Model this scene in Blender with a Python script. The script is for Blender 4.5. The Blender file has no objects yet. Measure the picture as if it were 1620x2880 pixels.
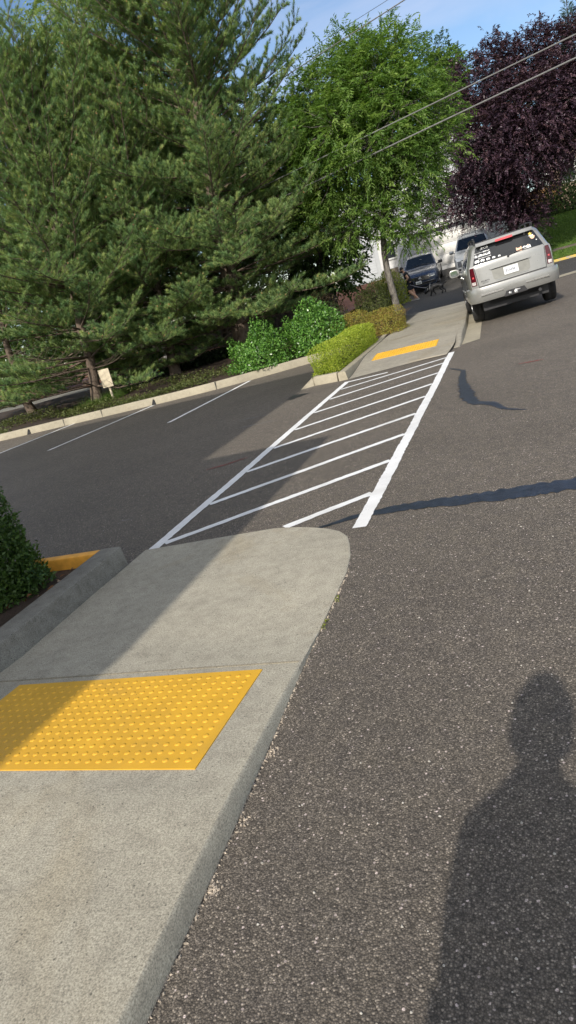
import bpy, bmesh, math, random
import numpy as np
from mathutils import Vector, Matrix
PI=math.pi; R=math.radians
scn=bpy.context.scene
COL=scn.collection
rng=np.random.default_rng(7)
random.seed(7)

# ------------------------------------------------------------ helpers
def sm(a,b,x):
    t=np.clip((np.asarray(x,float)-a)/(b-a),0,1); return t*t*(3-2*t)
def lawnz(x,y): return .55+.33*np.clip(np.asarray(y,float)-41,0,5.2)+.02*np.clip(np.asarray(y,float)-46.2,0,30)
def tz(x,y):
    """height of the terrain: the lot is level, the road is crowned, the yards beyond the street climb"""
    crown=0.045*np.clip(np.asarray(x,float)+0.95,0,3.2)*sm(9,16,y)*(1-0.5*sm(25,34,y))
    rise=0.12*np.clip(np.asarray(y,float)-38,0,14)
    return crown+rise
def meshdata(name,V,F,smooth=False):
    me=bpy.data.meshes.new(name); me.from_pydata([tuple(map(float,v)) for v in V],[],[tuple(f) for f in F]); me.validate()
    if smooth: me.polygons.foreach_set('use_smooth',[True]*len(me.polygons))
    me.update(); return me
def link(name,me,mat,parent=None):
    o=bpy.data.objects.new(name,me); COL.objects.link(o)
    if mat is not None:
        me.materials.clear(); me.materials.append(mat)
    if parent: o.parent=parent
    return o
def mk(name,V,F,mat,parent=None,smooth=False,ang=None):
    me=meshdata(name,V,F,smooth)
    if ang is not None:
        me.polygons.foreach_set('use_smooth',[True]*len(me.polygons)); me.set_sharp_from_angle(angle=R(ang))
    return link(name,me,mat,parent)
def fastmesh(name,V,nper,nf,mat,parent=None,smooth=False,tint=None):
    """V (nf*nper,3): separate n-gons (leaves, needles)"""
    me=bpy.data.meshes.new(name); n=len(V)
    me.vertices.add(n); me.vertices.foreach_set('co',np.ascontiguousarray(V,dtype=np.float32).ravel())
    me.loops.add(n); me.loops.foreach_set('vertex_index',np.arange(n,dtype=np.int32))
    me.polygons.add(nf); me.polygons.foreach_set('loop_start',np.arange(0,n,nper,dtype=np.int32))
    me.update(calc_edges=True)
    if tint is not None:
        at=me.attributes.new('tint','FLOAT','FACE'); at.data.foreach_set('value',np.ascontiguousarray(tint,dtype=np.float32))
    return link(name,me,mat,parent)
def gridmesh(name,V,F4,mat,parent=None,smooth=True):
    V=np.asarray(V,np.float32); F4=np.asarray(F4,np.int32)
    me=bpy.data.meshes.new(name)
    me.vertices.add(len(V)); me.vertices.foreach_set('co',V.ravel())
    me.loops.add(F4.size); me.loops.foreach_set('vertex_index',F4.ravel())
    me.polygons.add(len(F4)); me.polygons.foreach_set('loop_start',np.arange(0,F4.size,4,dtype=np.int32))
    me.update(calc_edges=True)
    if smooth: me.polygons.foreach_set('use_smooth',np.ones(len(F4),bool))
    return link(name,me,mat,parent)
def grid(nx,ny):
    i,j=np.meshgrid(np.arange(nx-1),np.arange(ny-1),indexing='ij'); a=(i*ny+j).ravel()
    return np.stack([a,a+ny,a+ny+1,a+1],1)
def tag(o,label=None,cat=None,group=None,kind=None):
    if label: o['label']=label
    if cat: o['category']=cat
    if group: o['group']=group
    if kind: o['kind']=kind
    return o
def thing(name,label,cat,loc=(0,0,0),rz=0,group=None):
    o=bpy.data.objects.new(name,None); COL.objects.link(o); o.location=loc; o.rotation_euler=(0,0,rz); o.empty_display_size=.3
    return tag(o,label,cat,group)
def struct(o): o['kind']='structure'; return o
class MB:
    def __init__(s): s.V=[]; s.F=[]
    def add(s,V,F):
        n=len(s.V); s.V+= [tuple(map(float,v)) for v in V]; s.F+=[tuple(i+n for i in f) for f in F]; return s
    def box(s,x0,x1,y0,y1,z0,z1):
        V=[(x,y,z) for z in (z0,z1) for y in (y0,y1) for x in (x0,x1)]
        return s.add(V,[(0,2,3,1),(4,5,7,6),(0,1,5,4),(2,6,7,3),(0,4,6,2),(1,3,7,5)])
    def tube(s,P,r,n=8,cap=True):
        V,F=tubeVF(P,r,n,cap); return s.add(V,F)
    def prism(s,poly,z0,z1):
        n=len(poly); V=[(x,y,z0) for x,y in poly]+[(x,y,z1) for x,y in poly]
        return s.add(V,[tuple(range(n))[::-1],tuple(range(n,2*n))]+[(i,(i+1)%n,n+(i+1)%n,n+i) for i in range(n)])
    def build(s,name,mat,parent=None,bevel=0,ang=35,seg=2):
        me=meshdata(name,s.V,s.F)
        if bevel:
            bm=bmesh.new(); bm.from_mesh(me); bmesh.ops.remove_doubles(bm,verts=bm.verts,dist=1e-5)
            bmesh.ops.bevel(bm,geom=[e for e in bm.edges if e.is_manifold and e.calc_face_angle(0)>.4],offset=bevel,segments=seg,affect='EDGES',profile=.5,clamp_overlap=True)
            bm.to_mesh(me); bm.free()
        me.polygons.foreach_set('use_smooth',[True]*len(me.polygons)); me.set_sharp_from_angle(angle=R(ang))
        return link(name,me,mat,parent)
def tubeVF(P,r,n=8,cap=True):
    P=np.asarray(P,float); m=len(P); r=np.broadcast_to(np.asarray(r,float),(m,))
    T=np.gradient(P,axis=0) if m>2 else np.repeat((P[1]-P[0])[None],m,0)
    T/=np.linalg.norm(T,axis=1)[:,None]+1e-12
    up=np.where(np.abs(T[:,2:3])>.9,np.array([[1.,0,0]]),np.array([[0,0,1.]]))
    if abs(T[0,2])>.7: up=np.tile([[1.,0,0]],(m,1))
    else: up=np.tile([[0,0,1.]],(m,1))
    A=np.cross(T,up); A/=np.linalg.norm(A,axis=1)[:,None]+1e-12; B=np.cross(T,A)
    a=np.arange(n)*2*PI/n
    V=(P[:,None]+r[:,None,None]*(np.cos(a)[None,:,None]*A[:,None]+np.sin(a)[None,:,None]*B[:,None])).reshape(-1,3)
    F=[(i*n+j,i*n+(j+1)%n,(i+1)*n+(j+1)%n,(i+1)*n+j) for i in range(m-1) for j in range(n)]
    if cap: F+= [tuple(range(n))[::-1],tuple((m-1)*n+j for j in range(n))]
    return V,F
def tubesfast(name,lines,mat,parent,n=5):
    """many polylines [(P,r)] as one mesh of quads"""
    VV=[];FF=[];o=0
    for P,r in lines:
        V,F=tubeVF(P,r,n,False); VV.append(V); FF.append(np.asarray(F)+o); o+=len(V)
    return gridmesh(name,np.concatenate(VV),np.concatenate(FF),mat,parent)
def lathe(prof,n=24,axis='x'):
    """prof [(r,h)] revolved"""
    V=[];F=[]
    for r,h in prof:
        for j in range(n):
            a=2*PI*j/n; c,s_=r*math.cos(a),r*math.sin(a)
            V.append((h,c,s_) if axis=='x' else (c,s_,h))
    for i in range(len(prof)-1):
        for j in range(n):
            F.append((i*n+j,i*n+(j+1)%n,(i+1)*n+(j+1)%n,(i+1)*n+j))
    return V,F
def text_mesh(body,size,thick=.002):
    cu=bpy.data.curves.new('lettering','FONT'); cu.body=body; cu.size=size; cu.align_x='CENTER'; cu.align_y='CENTER'; cu.extrude=thick; cu.resolution_u=3
    t=bpy.data.objects.new('lettering_tmp',cu); COL.objects.link(t)
    dg=bpy.context.evaluated_depsgraph_get()
    me=bpy.data.meshes.new_from_object(t.evaluated_get(dg)); bpy.data.objects.remove(t); return me

# ------------------------------------------------------------ materials
class NT:
    def __init__(s,name):
        s.m=bpy.data.materials.new(name); s.m.use_nodes=True; s.t=s.m.node_tree; s.t.nodes.clear()
        s.out=s.n('ShaderNodeOutputMaterial')
    def n(s,t,**k):
        x=s.t.nodes.new(t)
        for a,b in k.items():
            if a.startswith('i_'): 
                key=a[2:]; key=int(key) if key.isdigit() else key.replace('_',' ')
                x.inputs[key].default_value=b
            else: setattr(x,a,b)
        return x
    def l(s,a,b): s.t.links.new(a,b)
    def co(s,kind='Object',scale=(1,1,1)):
        c=s.n('ShaderNodeTexCoord'); mp=s.n('ShaderNodeMapping'); mp.inputs['Scale'].default_value=scale
        s.l(c.outputs[kind],mp.inputs[0]); return mp.outputs[0]
    def noise(s,co,scale,detail=3,rough=.55,dist=0):
        x=s.n('ShaderNodeTexNoise'); x.inputs['Scale'].default_value=scale; x.inputs['Detail'].default_value=detail; x.inputs['Roughness'].default_value=rough; x.inputs['Distortion'].default_value=dist
        s.l(co,x.inputs['Vector']); return x.outputs['Fac']
    def vor(s,co,scale,feature='F1'):
        x=s.n('ShaderNodeTexVoronoi'); x.feature=feature; x.inputs['Scale'].default_value=scale; s.l(co,x.inputs['Vector']); return x
    def ramp(s,fac,stops,interp='LINEAR'):
        x=s.n('ShaderNodeValToRGB'); e=x.color_ramp.elements; x.color_ramp.interpolation=interp
        while len(e)<len(stops): e.new(.5)
        for i,(p,c) in enumerate(stops):
            e[i].position=p; e[i].color=(*c,1) if len(c)==3 else c
        s.l(fac,x.inputs[0]); return x.outputs[0]
    def mix(s,fac,a,b,mode='MIX'):
        x=s.n('ShaderNodeMix'); x.data_type='RGBA'; x.blend_type=mode
        for v,i in ((fac,0),(a,6),(b,7)):
            if hasattr(v,'links'): s.l(v,x.inputs[i])
            elif i==0: x.inputs[0].default_value=v
            else: x.inputs[i].default_value=(*v,1) if len(v)==3 else v
        return x.outputs[2]
    def math(s,op,a,b=0,c=0):
        x=s.n('ShaderNodeMath'); x.operation=op
        for i,v in enumerate((a,b,c)):
            if hasattr(v,'links'): s.l(v,x.inputs[i])
            else: x.inputs[i].default_value=v
        return x.outputs[0]
    def bump(s,h,strength=.3,dist=.01,prev=None):
        x=s.n('ShaderNodeBump'); x.inputs['Strength'].default_value=strength; x.inputs['Distance'].default_value=dist
        s.l(h,x.inputs['Height'])
        if prev is not None: s.l(prev,x.inputs['Normal'])
        return x.outputs[0]
    def bsdf(s,color,rough=.6,normal=None,**k):
        x=s.n('ShaderNodeBsdfPrincipled')
        for v,i in ((color,'Base Color'),(rough,'Roughness')):
            if hasattr(v,'links'): s.l(v,x.inputs[i])
            else: x.inputs[i].default_value=(*v,1) if i=='Base Color' else v
        if normal is not None: s.l(normal,x.inputs['Normal'])
        for a,b in k.items(): x.inputs[a.replace('_',' ')].default_value=b
        s.l(x.outputs[0],s.out.inputs[0]); return x
def simple(name,color,rough=.5,metal=0,var=.12,nscale=8,spec=.5,coat=0,bump=0,bscale=40):
    m=NT(name); co=m.co(); f=m.noise(co,nscale,4)
    lo=tuple(c*(1-var) for c in color); hi=tuple(min(1,c*(1+var)) for c in color)
    nm=m.bump(m.noise(co,bscale,3),bump,.01) if bump else None
    m.bsdf(m.ramp(f,[(.3,lo),(.7,hi)]),rough,nm,Metallic=metal,Specular_IOR_Level=spec,Coat_Weight=coat,Coat_Roughness=.05)
    return m.m
def asphalt(name,base=.055,stones=.30,scale=115,warm=1.08,frac=.35,patch=.25):
    m=NT(name); co=m.co()
    v=m.vor(co,scale); v2=m.vor(co,scale*.47); n0=m.noise(co,.35,5,.6); n1=m.noise(co,9,4); nf=m.noise(co,scale*2.6,2)
    sep=m.n('ShaderNodeSeparateColor'); m.l(v.outputs['Color'],sep.inputs[0])
    w=warm
    W=lambda k:(k*w,k,k*(2-w)*.97)
    c1=m.ramp(sep.outputs[0],[(0,W(base*.55)),(1-frac,W(base*1.2)),(1-frac*.45,W(stones*.5)),(1,W(stones*1.05))])
    sep2=m.n('ShaderNodeSeparateColor'); m.l(v2.outputs['Color'],sep2.inputs[0])
    big=m.ramp(sep2.outputs[1],[(.955,(0,0,0)),(.965,(1,1,1))])
    near=m.ramp(v2.outputs['Distance'],[(.28,(1,1,1)),(.42,(0,0,0))])
    bigm=m.math('MULTIPLY',big,near)
    c2=m.mix(bigm,c1,(stones*1.8*w,stones*1.75,stones*1.6))
    rim=m.ramp(v.outputs['Distance'],[(.30,(1,1,1)),(.62,(.35,.35,.35))])
    c3=m.mix(.75,c2,rim,'MULTIPLY')
    pt=m.ramp(n0,[(.3,(1-patch,)*3),(.7,(1+patch,)*3)]); c4=m.mix(1,c3,pt,'MULTIPLY')
    pt2=m.ramp(n1,[(.3,(.88,.88,.9)),(.7,(1.1,1.09,1.06))]); c5=m.mix(1,c4,pt2,'MULTIPLY')
    h=m.math('SUBTRACT',1,v.outputs['Distance']); b=m.bump(h,.6,.004); b2=m.bump(nf,.25,.002,b)
    m.bsdf(c5,.78,b2,Specular_IOR_Level=.35); return m.m
def concrete(name,col=(.36,.34,.29),speck=.35,scale=230,patch=.12,dirt=.25):
    m=NT(name); co=m.co(); a=m.noise(co,scale,2,.7); b=m.noise(co,1.1,5,.6); c=m.noise(co,12,4,.6); v=m.vor(co,scale*.5)
    base=m.ramp(a,[(.28,tuple(x*(1-speck) for x in col)),(.5,col),(.75,tuple(min(1,x*(1+speck)) for x in col))])
    p=m.ramp(b,[(.3,(1-patch,)*3),(.72,(1+patch,1+patch,1+patch*.9))]); q=m.ramp(c,[(.32,(1-dirt*.4,1-dirt*.42,1-dirt*.45)),(.6,(1.03,1.03,1.02))])
    x=m.mix(1,m.mix(1,base,p,'MULTIPLY'),q,'MULTIPLY')
    st=m.noise(co,.75,6,.65,.8); x=m.mix(m.ramp(st,[(.56,(0,0,0)),(.72,(.55,.55,.55))]),x,m.mix(1,x,(.80,.70,.54),'MULTIPLY'))
    br=m.noise(m.co(scale=(3,90,3)),4,2); x=m.mix(.5,x,m.ramp(br,[(.3,(.86,.86,.86)),(.7,(1.1,1.1,1.1))]),'MULTIPLY')
    sep=m.n('ShaderNodeSeparateColor'); m.l(v.outputs['Color'],sep.inputs[0])
    pit=m.math('MULTIPLY',m.ramp(sep.outputs[0],[(.95,(0,0,0)),(.97,(1,1,1))]),m.ramp(v.outputs['Distance'],[(.2,(1,1,1)),(.4,(0,0,0))]))
    x=m.mix(pit,x,tuple(k*.35 for k in col))
    nm=m.bump(a,.35,.003); m.bsdf(x,.85,nm,Specular_IOR_Level=.3); return m.m
def foliage(name,cols,trans=.3,rough=.5,nscale=1.3,spec=.3,tint=False):
    """leaf material: leaves differ one from the other and from bough to bough"""
    m=NT(name); g=m.n('ShaderNodeNewGeometry'); co=m.co(); f=m.noise(co,nscale,3)
    f2=m.math('ADD',m.math('MULTIPLY',g.outputs['Random Per Island'],.65),m.math('MULTIPLY',f,.42))
    if tint:
        at=m.n('ShaderNodeAttribute'); at.attribute_name='tint'
        f2=m.math('ADD',m.math('ADD',m.math('MULTIPLY',g.outputs['Random Per Island'],.22),m.math('MULTIPLY',f,.34)),m.math('MULTIPLY',at.outputs['Fac'],.52))
    n=len(cols); c=m.ramp(f2,[(.12+.76*i/(n-1),q) for i,q in enumerate(cols)])
    x=m.n('ShaderNodeBsdfPrincipled'); m.l(c,x.inputs['Base Color']); x.inputs['Roughness'].default_value=rough; x.inputs['Specular IOR Level'].default_value=spec
    t=m.n('ShaderNodeBsdfTranslucent'); tc=m.mix(1,c,(1.25,1.35,.7),'MULTIPLY'); m.l(tc,t.inputs[0])
    s=m.n('ShaderNodeMixShader'); s.inputs[0].default_value=trans; m.l(x.outputs[0],s.inputs[1]); m.l(t.outputs[0],s.inputs[2]); m.l(s.outputs[0],m.out.inputs[0]); return m.m
def bark(name,c0,c1,scale=7):
    m=NT(name); co=m.co(scale=(1,1,.35)); a=m.noise(co,scale*2,5,.65,.6); v=m.vor(co,scale*1.6)
    x=m.ramp(a,[(.3,c0),(.7,c1)]); nm=m.bump(m.math('ADD',a,v.outputs['Distance']),.8,.02); m.bsdf(x,.9,nm,Specular_IOR_Level=.2); return m.m
def white_paint(name):
    m=NT(name); co=m.co(); a=m.noise(co,160,3,.7); b=m.noise(co,3,4); v=m.vor(co,90)
    g0=m.noise(co,.9,6,.7,.5); c=m.mix(1,m.ramp(b,[(.3,(.72,.72,.71)),(.7,(.83,.83,.82))]),m.ramp(g0,[(.32,(.80,.79,.77)),(.5,(1,1,1))]),'MULTIPLY')
    sep=m.n('ShaderNodeSeparateColor'); m.l(v.outputs['Color'],sep.inputs[0])
    hole=m.ramp(sep.outputs[0],[(.962,(0,0,0)),(.975,(.8,.8,.8))])
    wear=m.math('MAXIMUM',m.math('MULTIPLY',hole,m.ramp(v.outputs['Distance'],[(.2,(1,1,1)),(.4,(0,0,0))])),m.ramp(a,[(.26,(.7,.7,.7)),(.37,(0,0,0))]))
    c2=m.mix(wear,c,(.14,.13,.12)); h=m.math('SUBTRACT',1,m.vor(co,115).outputs['Distance'])
    m.bsdf(c2,.65,m.bump(h,.4,.003)); return m.m
M={}
M['asphalt']=asphalt('asphalt_coarse',.142,.36,175,1.16,.30,.17)
M['asphalt_street']=asphalt('asphalt_street',.085,.17,120,1.06,.3,.15)
M['concrete']=concrete('concrete_walk',(.37,.342,.275),.5,170,.14,.35)
M['concrete_kerb']=concrete('concrete_kerb',(.345,.31,.235),.22,200,.15)
M['concrete_old']=concrete('concrete_kerb_grey',(.215,.205,.178),.5,170,.18,.6)
M['white']=white_paint('white_road_paint')
M['sealant']=simple('crack_sealant',(.022,.028,.042),.40,var=.5,nscale=14,bump=.4,bscale=70)
M['soil']=concrete('bark_soil',(.055,.038,.028),.6,90,.3,.6)
M['mulch']=concrete('red_bark_mulch',(.20,.085,.05),.7,60,.35,.5)
M['lawn']=None
# ------------------------------------------------------------ GROUND, PAVING, PAINT
def lawn_mat():
    m=NT('lawn_grass'); co=m.co(scale=(1,1,1)); a=m.noise(co,26,4,.7); b=m.noise(co,1.2,4); c=m.noise(m.co(scale=(3,.8,1)),6,3)
    x=m.ramp(a,[(.25,(.045,.085,.018)),(.55,(.10,.19,.035)),(.8,(.19,.28,.07))]); y=m.ramp(b,[(.3,(.75,.8,.7)),(.7,(1.15,1.1,1.05))])
    z=m.mix(1,x,y,'MULTIPLY'); m.bsdf(z,.8,m.bump(m.math('ADD',a,c),.9,.05),Specular_IOR_Level=.2); return m.m
M['lawn']=lawn_mat()
def sheet(name,x0,x1,y0,y1,dz,mat,nx=None,ny=None,zf=tz):
    nx=nx or max(2,int((x1-x0)/1.0)+1); ny=ny or max(2,int((y1-y0)/.5)+1)
    X,Y=np.meshgrid(np.linspace(x0,x1,nx),np.linspace(y0,y1,ny),indexing='ij'); Z=zf(X,Y)+dz
    return struct(gridmesh(name,np.stack([X,Y,Z],-1).reshape(-1,3),grid(nx,ny),mat))
def ground_sheet():
    xs=np.unique(np.concatenate([np.linspace(-400,-60,9),np.linspace(-60,60,61),np.linspace(60,400,9)])); ys=np.unique(np.concatenate([np.linspace(-200,-30,6),np.linspace(-30,80,111),np.linspace(80,600,12)]))
    X,Y=np.meshgrid(xs,ys,indexing='ij'); Z=tz(X,Y)-.05
    return struct(gridmesh('ground',np.stack([X,Y,Z],-1).reshape(-1,3),grid(len(xs),len(ys)),M['lawn']))
ground_sheet()
sheet('parking_lot',-45,45,-30,24.3,0,M['asphalt'],91,163)
sheet('street',-70,70,24.3,37.9,0,M['asphalt_street'],141,41)
sheet('driveway',-7.6,-.4,37.9,46.3,.004,M['asphalt_street'],20,30)
# concrete walk with its ramp: polygon rows between the two edges
def zslab(y): return .007+.083*np.clip((2.9-np.asarray(y))/1.3,0,1)
def xr_slab(y):
    P=[(-4,-1.150),(.9,-1.155),(1.6,-1.168),(2.5,-1.198),(3.2,-1.208),(3.6,-1.215),(3.85,-1.245),(4.05,-1.295),(4.2,-1.345),(4.32,-1.43),(4.42,-1.56),(4.49,-1.70),(4.55,-1.86),(4.585,-2.02)]
    return np.interp(y,[p[0] for p in P],[p[1] for p in P])
ys=np.concatenate([np.linspace(-4,.8,12),np.arange(.9,3.6,.1),np.arange(3.6,4.58,.03),[4.583]])
cols=np.linspace(0,1,12)
def slab_pt(y,t):
    xl=np.full_like(y,-3.16); ye=y
    return xl+(xr_slab(y)-xl)*t
Yg,Tg=np.meshgrid(ys,cols,indexing='ij'); Xg=slab_pt(Yg,Tg)
# the far end of the walk is not square: it drifts 7 cm back toward the left
Yp=Yg-np.where(Yg>3.4,(Yg-3.4)/1.18*np.clip((-2.0-Xg),0,2)*.06,0)
Vs=np.stack([Xg,Yp,zslab(Yg)],-1).reshape(-1,3); Fs=[tuple(f) for f in grid(len(ys),12)]
# skirt on the road side (rounded arris, then the face)
n0=len(Vs); ed=[i*12+11 for i in range(len(ys))]
sk=[]
for i in ed:
    x,y,z=Vs[i]; sk.append((x+.010,y+.002,z-.008 if z>.03 else z-.003))
sk2=[(x+.012,y+.002,-.05) for x,y,z in sk]
Vall=list(map(tuple,Vs))+sk+sk2; m_=len(ys)
for i in range(m_-1):
    Fs.append((ed[i],n0+i,n0+i+1,ed[i+1])); Fs.append((n0+i,n0+m_+i,n0+m_+i+1,n0+i+1))
struct(mk('sidewalk',Vall,[f[::-1] for f in Fs],M['concrete'],ang=50))
M['concrete_joint']=concrete('concrete_joint',(.27,.24,.18),.5,150)
# tooled joint across the walk at the head of the ramp
mb=MB()
for yj in (2.585,-.4):
    mb.box(-3.15,xr_slab(yj)-.004,yj-.005,yj+.005,float(zslab(yj))-.004,float(zslab(yj))+.003)
struct(mb.build('sidewalk_joint',M['concrete_joint']))
# ---- planter kerb beside the walk, with battered face
def kerb(name,path,w,h,mat,batter=.02,z0=-.06,side=1,r=.02,zf=None):
    """path: the line of the kerb's exposed foot; body lies on the left (side=1) of travel"""
    P=np.array(path,float); T=np.gradient(P,axis=0); T/=np.linalg.norm(T,axis=1)[:,None]; N=np.stack([-T[:,1],T[:,0]],1)*side
    prof=[(0,z0),(0,.0),(batter,h-r),(batter+r*.35,h-r*.3),(batter+r,h),(w-r,h),(w-r*.3,h-r*.3),(w,h-r),(w,z0)]
    V=[];n=len(prof)
    for p,nn in zip(P,N):
        b=0 if zf is None else float(zf(p[0],p[1]))
        for d,z in prof: V.append((p[0]+nn[0]*d,p[1]+nn[1]*d,b+z))
    F=[(i*n+j,i*n+j+1,(i+1)*n+j+1,(i+1)*n+j) for i in range(len(P)-1) for j in range(n-1)]+[tuple(range(n)),tuple((len(P)-1)*n+j for j in range(n))[::-1]]
    if side<0: F=[f[::-1] for f in F]
    bm=bmesh.new(); me=meshdata(name,V,F); bm.from_mesh(me); bmesh.ops.recalc_face_normals(bm,faces=bm.faces); bm.to_mesh(me); bm.free()
    me.polygons.foreach_set('use_smooth',[True]*len(me.polygons)); me.set_sharp_from_angle(angle=R(40))
    return struct(link(name,me,mat))
kerb('planter_kerb',[(-3.09,-4),(-3.10,1),(-3.135,2.7),(-3.165,4.0),(-3.17,4.24)],.205,.165,M['concrete_old'],.012,side=1,r=.012)
M['orange']=simple('orange_kerb_paint',(.78,.37,.05),.6,var=.14,nscale=14,bump=.3,bscale=120)
kerb('orange_kerb',[(-9,4.30),(-5,4.30),(-3.40,4.30)],.11,.15,M['orange'],.012,side=-1)
struct(mk('planter_soil',[(-9,-4,.06),(-3.3,-4,.06),(-3.37,4.2,.05),(-9,4.2,.05)],[(0,1,2,3)],M['soil']))
# ---- far kerb of the stalls
FARK=[(-34,15.9),(-22,15.9),(-15,15.88),(-11.2,15.86),(-8.8,15.86),(-7.6,16.02),(-6.4,16.44),(-5.0,17.15),(-4.2,17.6)]
def smooth_path(P,n=60):
    P=np.array(P,float); s=np.r_[0,np.cumsum(np.linalg.norm(np.diff(P,axis=0),axis=1))]; q=np.linspace(0,s[-1],n)
    Q=np.stack([np.interp(q,s,P[:,k]) for k in (0,1)],1)
    for _ in range(3): Q[1:-1]=(Q[:-2]+2*Q[1:-1]+Q[2:])/4
    return Q
kerb('stall_kerb',smooth_path(FARK,110),.17,.19,M['concrete_kerb'],.03,side=1)
# drain notches in the far kerb: little dark throats standing 3 mm proud of the face
M['dark']=simple('dark_recess',(.02,.02,.02),.9)
for nx_ in (-13.55,-9.32):
    mb=MB(); mb.add([(nx_-.09,15.855,.0),(nx_+.05,15.855,.0),(nx_+.02,15.875,.13),(nx_-.02,15.875,.15),(nx_-.09,15.90,0),(nx_+.05,15.90,0),(nx_+.02,15.92,.13),(nx_-.02,15.92,.15)],[(0,1,2,3),(4,7,6,5),(0,4,5,1),(1,5,6,2),(2,6,7,3),(3,7,4,0)])
    struct(mb.build('kerb_drain_notch',M['dark']))
for nx_ in (-12.3,-15.6,-11.0,-7.55):
    yy=float(np.interp(nx_,[p[0] for p in FARK],[p[1] for p in FARK]))
    struct(MB().box(nx_-.006,nx_+.006,yy-.0035,yy+.15,.0,.1935).build('kerb_joint',M['concrete_old']))
# gutter strip of older paving along the far kerb
# raised planting bed behind the far kerb
def bedz(x,y): return .15+.22*sm(16.5,23,y)+.05*np.sin(x*1.3)*np.sin(y*.9)
def bed():
    xs=np.linspace(-34,-3.3,124); V=[];ny=44
    K=np.array(FARK); 
    for x in xs:
        y0=np.interp(x,K[:,0],K[:,1])+.13 if x<-4.2 else 17.7
        for t in np.linspace(0,1,ny):
            y=y0+(24.1-y0)*t; V.append((x,y,float(bedz(x,y))))
    struct(gridmesh('planting_bed',V,grid(len(xs),ny),M['soil']))
bed()
# beyond the bed on the left: mulch, a grey path and the far yard
sheet('path',-40,-6.2,24.1,28.5,.30,M['concrete_old'],60,8,zf=lambda x,y:0*x)
sheet('mulch_bed',-40,-7.7,28.5,46,.34,M['mulch'],40,30,zf=lambda x,y:.12*np.clip(y-38,0,14)+.12*sm(29,36,y))
# ---- island at the far end of the crossing
IS=[(-3.15,12.30),(-3.17,13.5),(-3.22,15.5),(-3.30,17.4),(-3.36,18.7)]
kerb('island_kerb',smooth_path([(-3.84,12.44),(-3.60,12.38),(-3.36,12.33)],8),.16,.16,M['concrete_kerb'],.02,side=1)
kerb('island_kerb',smooth_path(IS,24),.17,.16,M['concrete_kerb'],.02,side=1)
kerb('island_kerb',smooth_path([(-3.88,12.46),(-4.02,13.0),(-4.06,14.5),(-4.15,17.6)],16),.15,.15,M['concrete_kerb'],.02,side=-1)
struct(MB().add([(-3.85,12.425,.0),(-4.10,12.30,.0),(-4.02,12.72,.0),(-3.87,12.47,.14),(-3.93,12.70,.14)],[(0,3,1),(1,3,4,2),(0,2,4,3),(0,1,2)]).build('island_ramp_wedge',M['concrete_kerb']))
struct(mk('island_soil',[(-3.98,12.6,.10),(-3.28,12.5,.10),(-3.45,18.8,.12),(-4.2,18.8,.12)],[(0,1,2,3)],M['soil']))
# ---- far walk: ramp with the second pad, kerbed along the road
def zfar(y): return .006+.13*sm(12.3,14.6,y)
ysf=np.r_[np.linspace(12.22,15,16),np.linspace(15.5,24.25,14)]
xrF=lambda y: np.interp(y,[12.2,13.2,13.6,17,21.3,24.3],[-1.40,-1.30,-1.27,-1.36,-1.56,-1.66])
xlF=lambda y: np.interp(y,[12.2,18.7,24.3],[-3.13,-3.33,-3.70])
Yg,Tg=np.meshgrid(ysf,np.linspace(0,1,9),indexing='ij'); Xg=xlF(Yg)+(xrF(Yg)-xlF(Yg))*Tg
yo=np.where(Yg<12.6,(12.6-Yg)/.38*(.55*Tg+.03),0)
V=np.stack([Xg,Yg+yo*.9,zfar(Yg)],-1).reshape(-1,3)
M['concrete_far']=concrete('concrete_far_walk',(.31,.285,.235),.25,120,.14,.35)
struct(gridmesh('sidewalk_far',V,grid(len(ysf),9)[:,::-1],M['concrete_far']))
mb=MB()
for yj in (14.9,16.6,18.4,20.2,22.1):
    z=float(zfar(yj)); mb.box(float(xlF(yj))+.02,float(xrF(yj)),yj-.008,yj+.008,z-.01,z+.003)
struct(mb.build('sidewalk_joint',M['concrete_old']))
pk=[(float(xrF(y))+.13,y) for y in np.linspace(13.35,24.2,26)]
def kz(x,y): return -.13+.13*sm(13.2,14.6,y)
kerb('street_kerb',pk,.145,.142,M['concrete_far'],.02,z0=-.1,side=1,zf=kz)
# gutter pan
Yg,Tg=np.meshgrid(np.linspace(13.55,24.2,24),np.linspace(0,1,4),indexing='ij'); X0=xrF(Yg)+.12
Xg=X0+Tg*.33; V=np.stack([Xg,Yg+.28*Tg*np.clip((14.2-Yg)/.65,0,1),tz(Xg,Yg)+.006],-1).reshape(-1,3)
struct(gridmesh('gutter',V,grid(24,4)[:,::-1],M['concrete_kerb']))
# kerb across the street mouth, valley gutter to the right, moss at the foot
M['moss']=concrete('mossy_gutter',(.19,.19,.075),.5,60,.35,.4)
struct(gridmesh('valley_gutter',[(x,y,float(tz(x,y))+.006) for x in np.linspace(-1.4,45,60) for y in (24.5,24.95,25.6)],grid(60,3)[:,::-1],M['concrete_kerb']))
struct(gridmesh('moss_strip',[(x,24.32+.25*t+.12*math.sin(x*1.7)*t,.012+.02*(1-t)) for x in np.linspace(-3.9,-1.3,14) for t in (0,1)],grid(14,2)[:,::-1],M['moss']))
struct(MB().box(-3.75,-1.5,24.22,24.36,-.05,.11).build('street_kerb',M['concrete_far'],bevel=.02))
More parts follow.
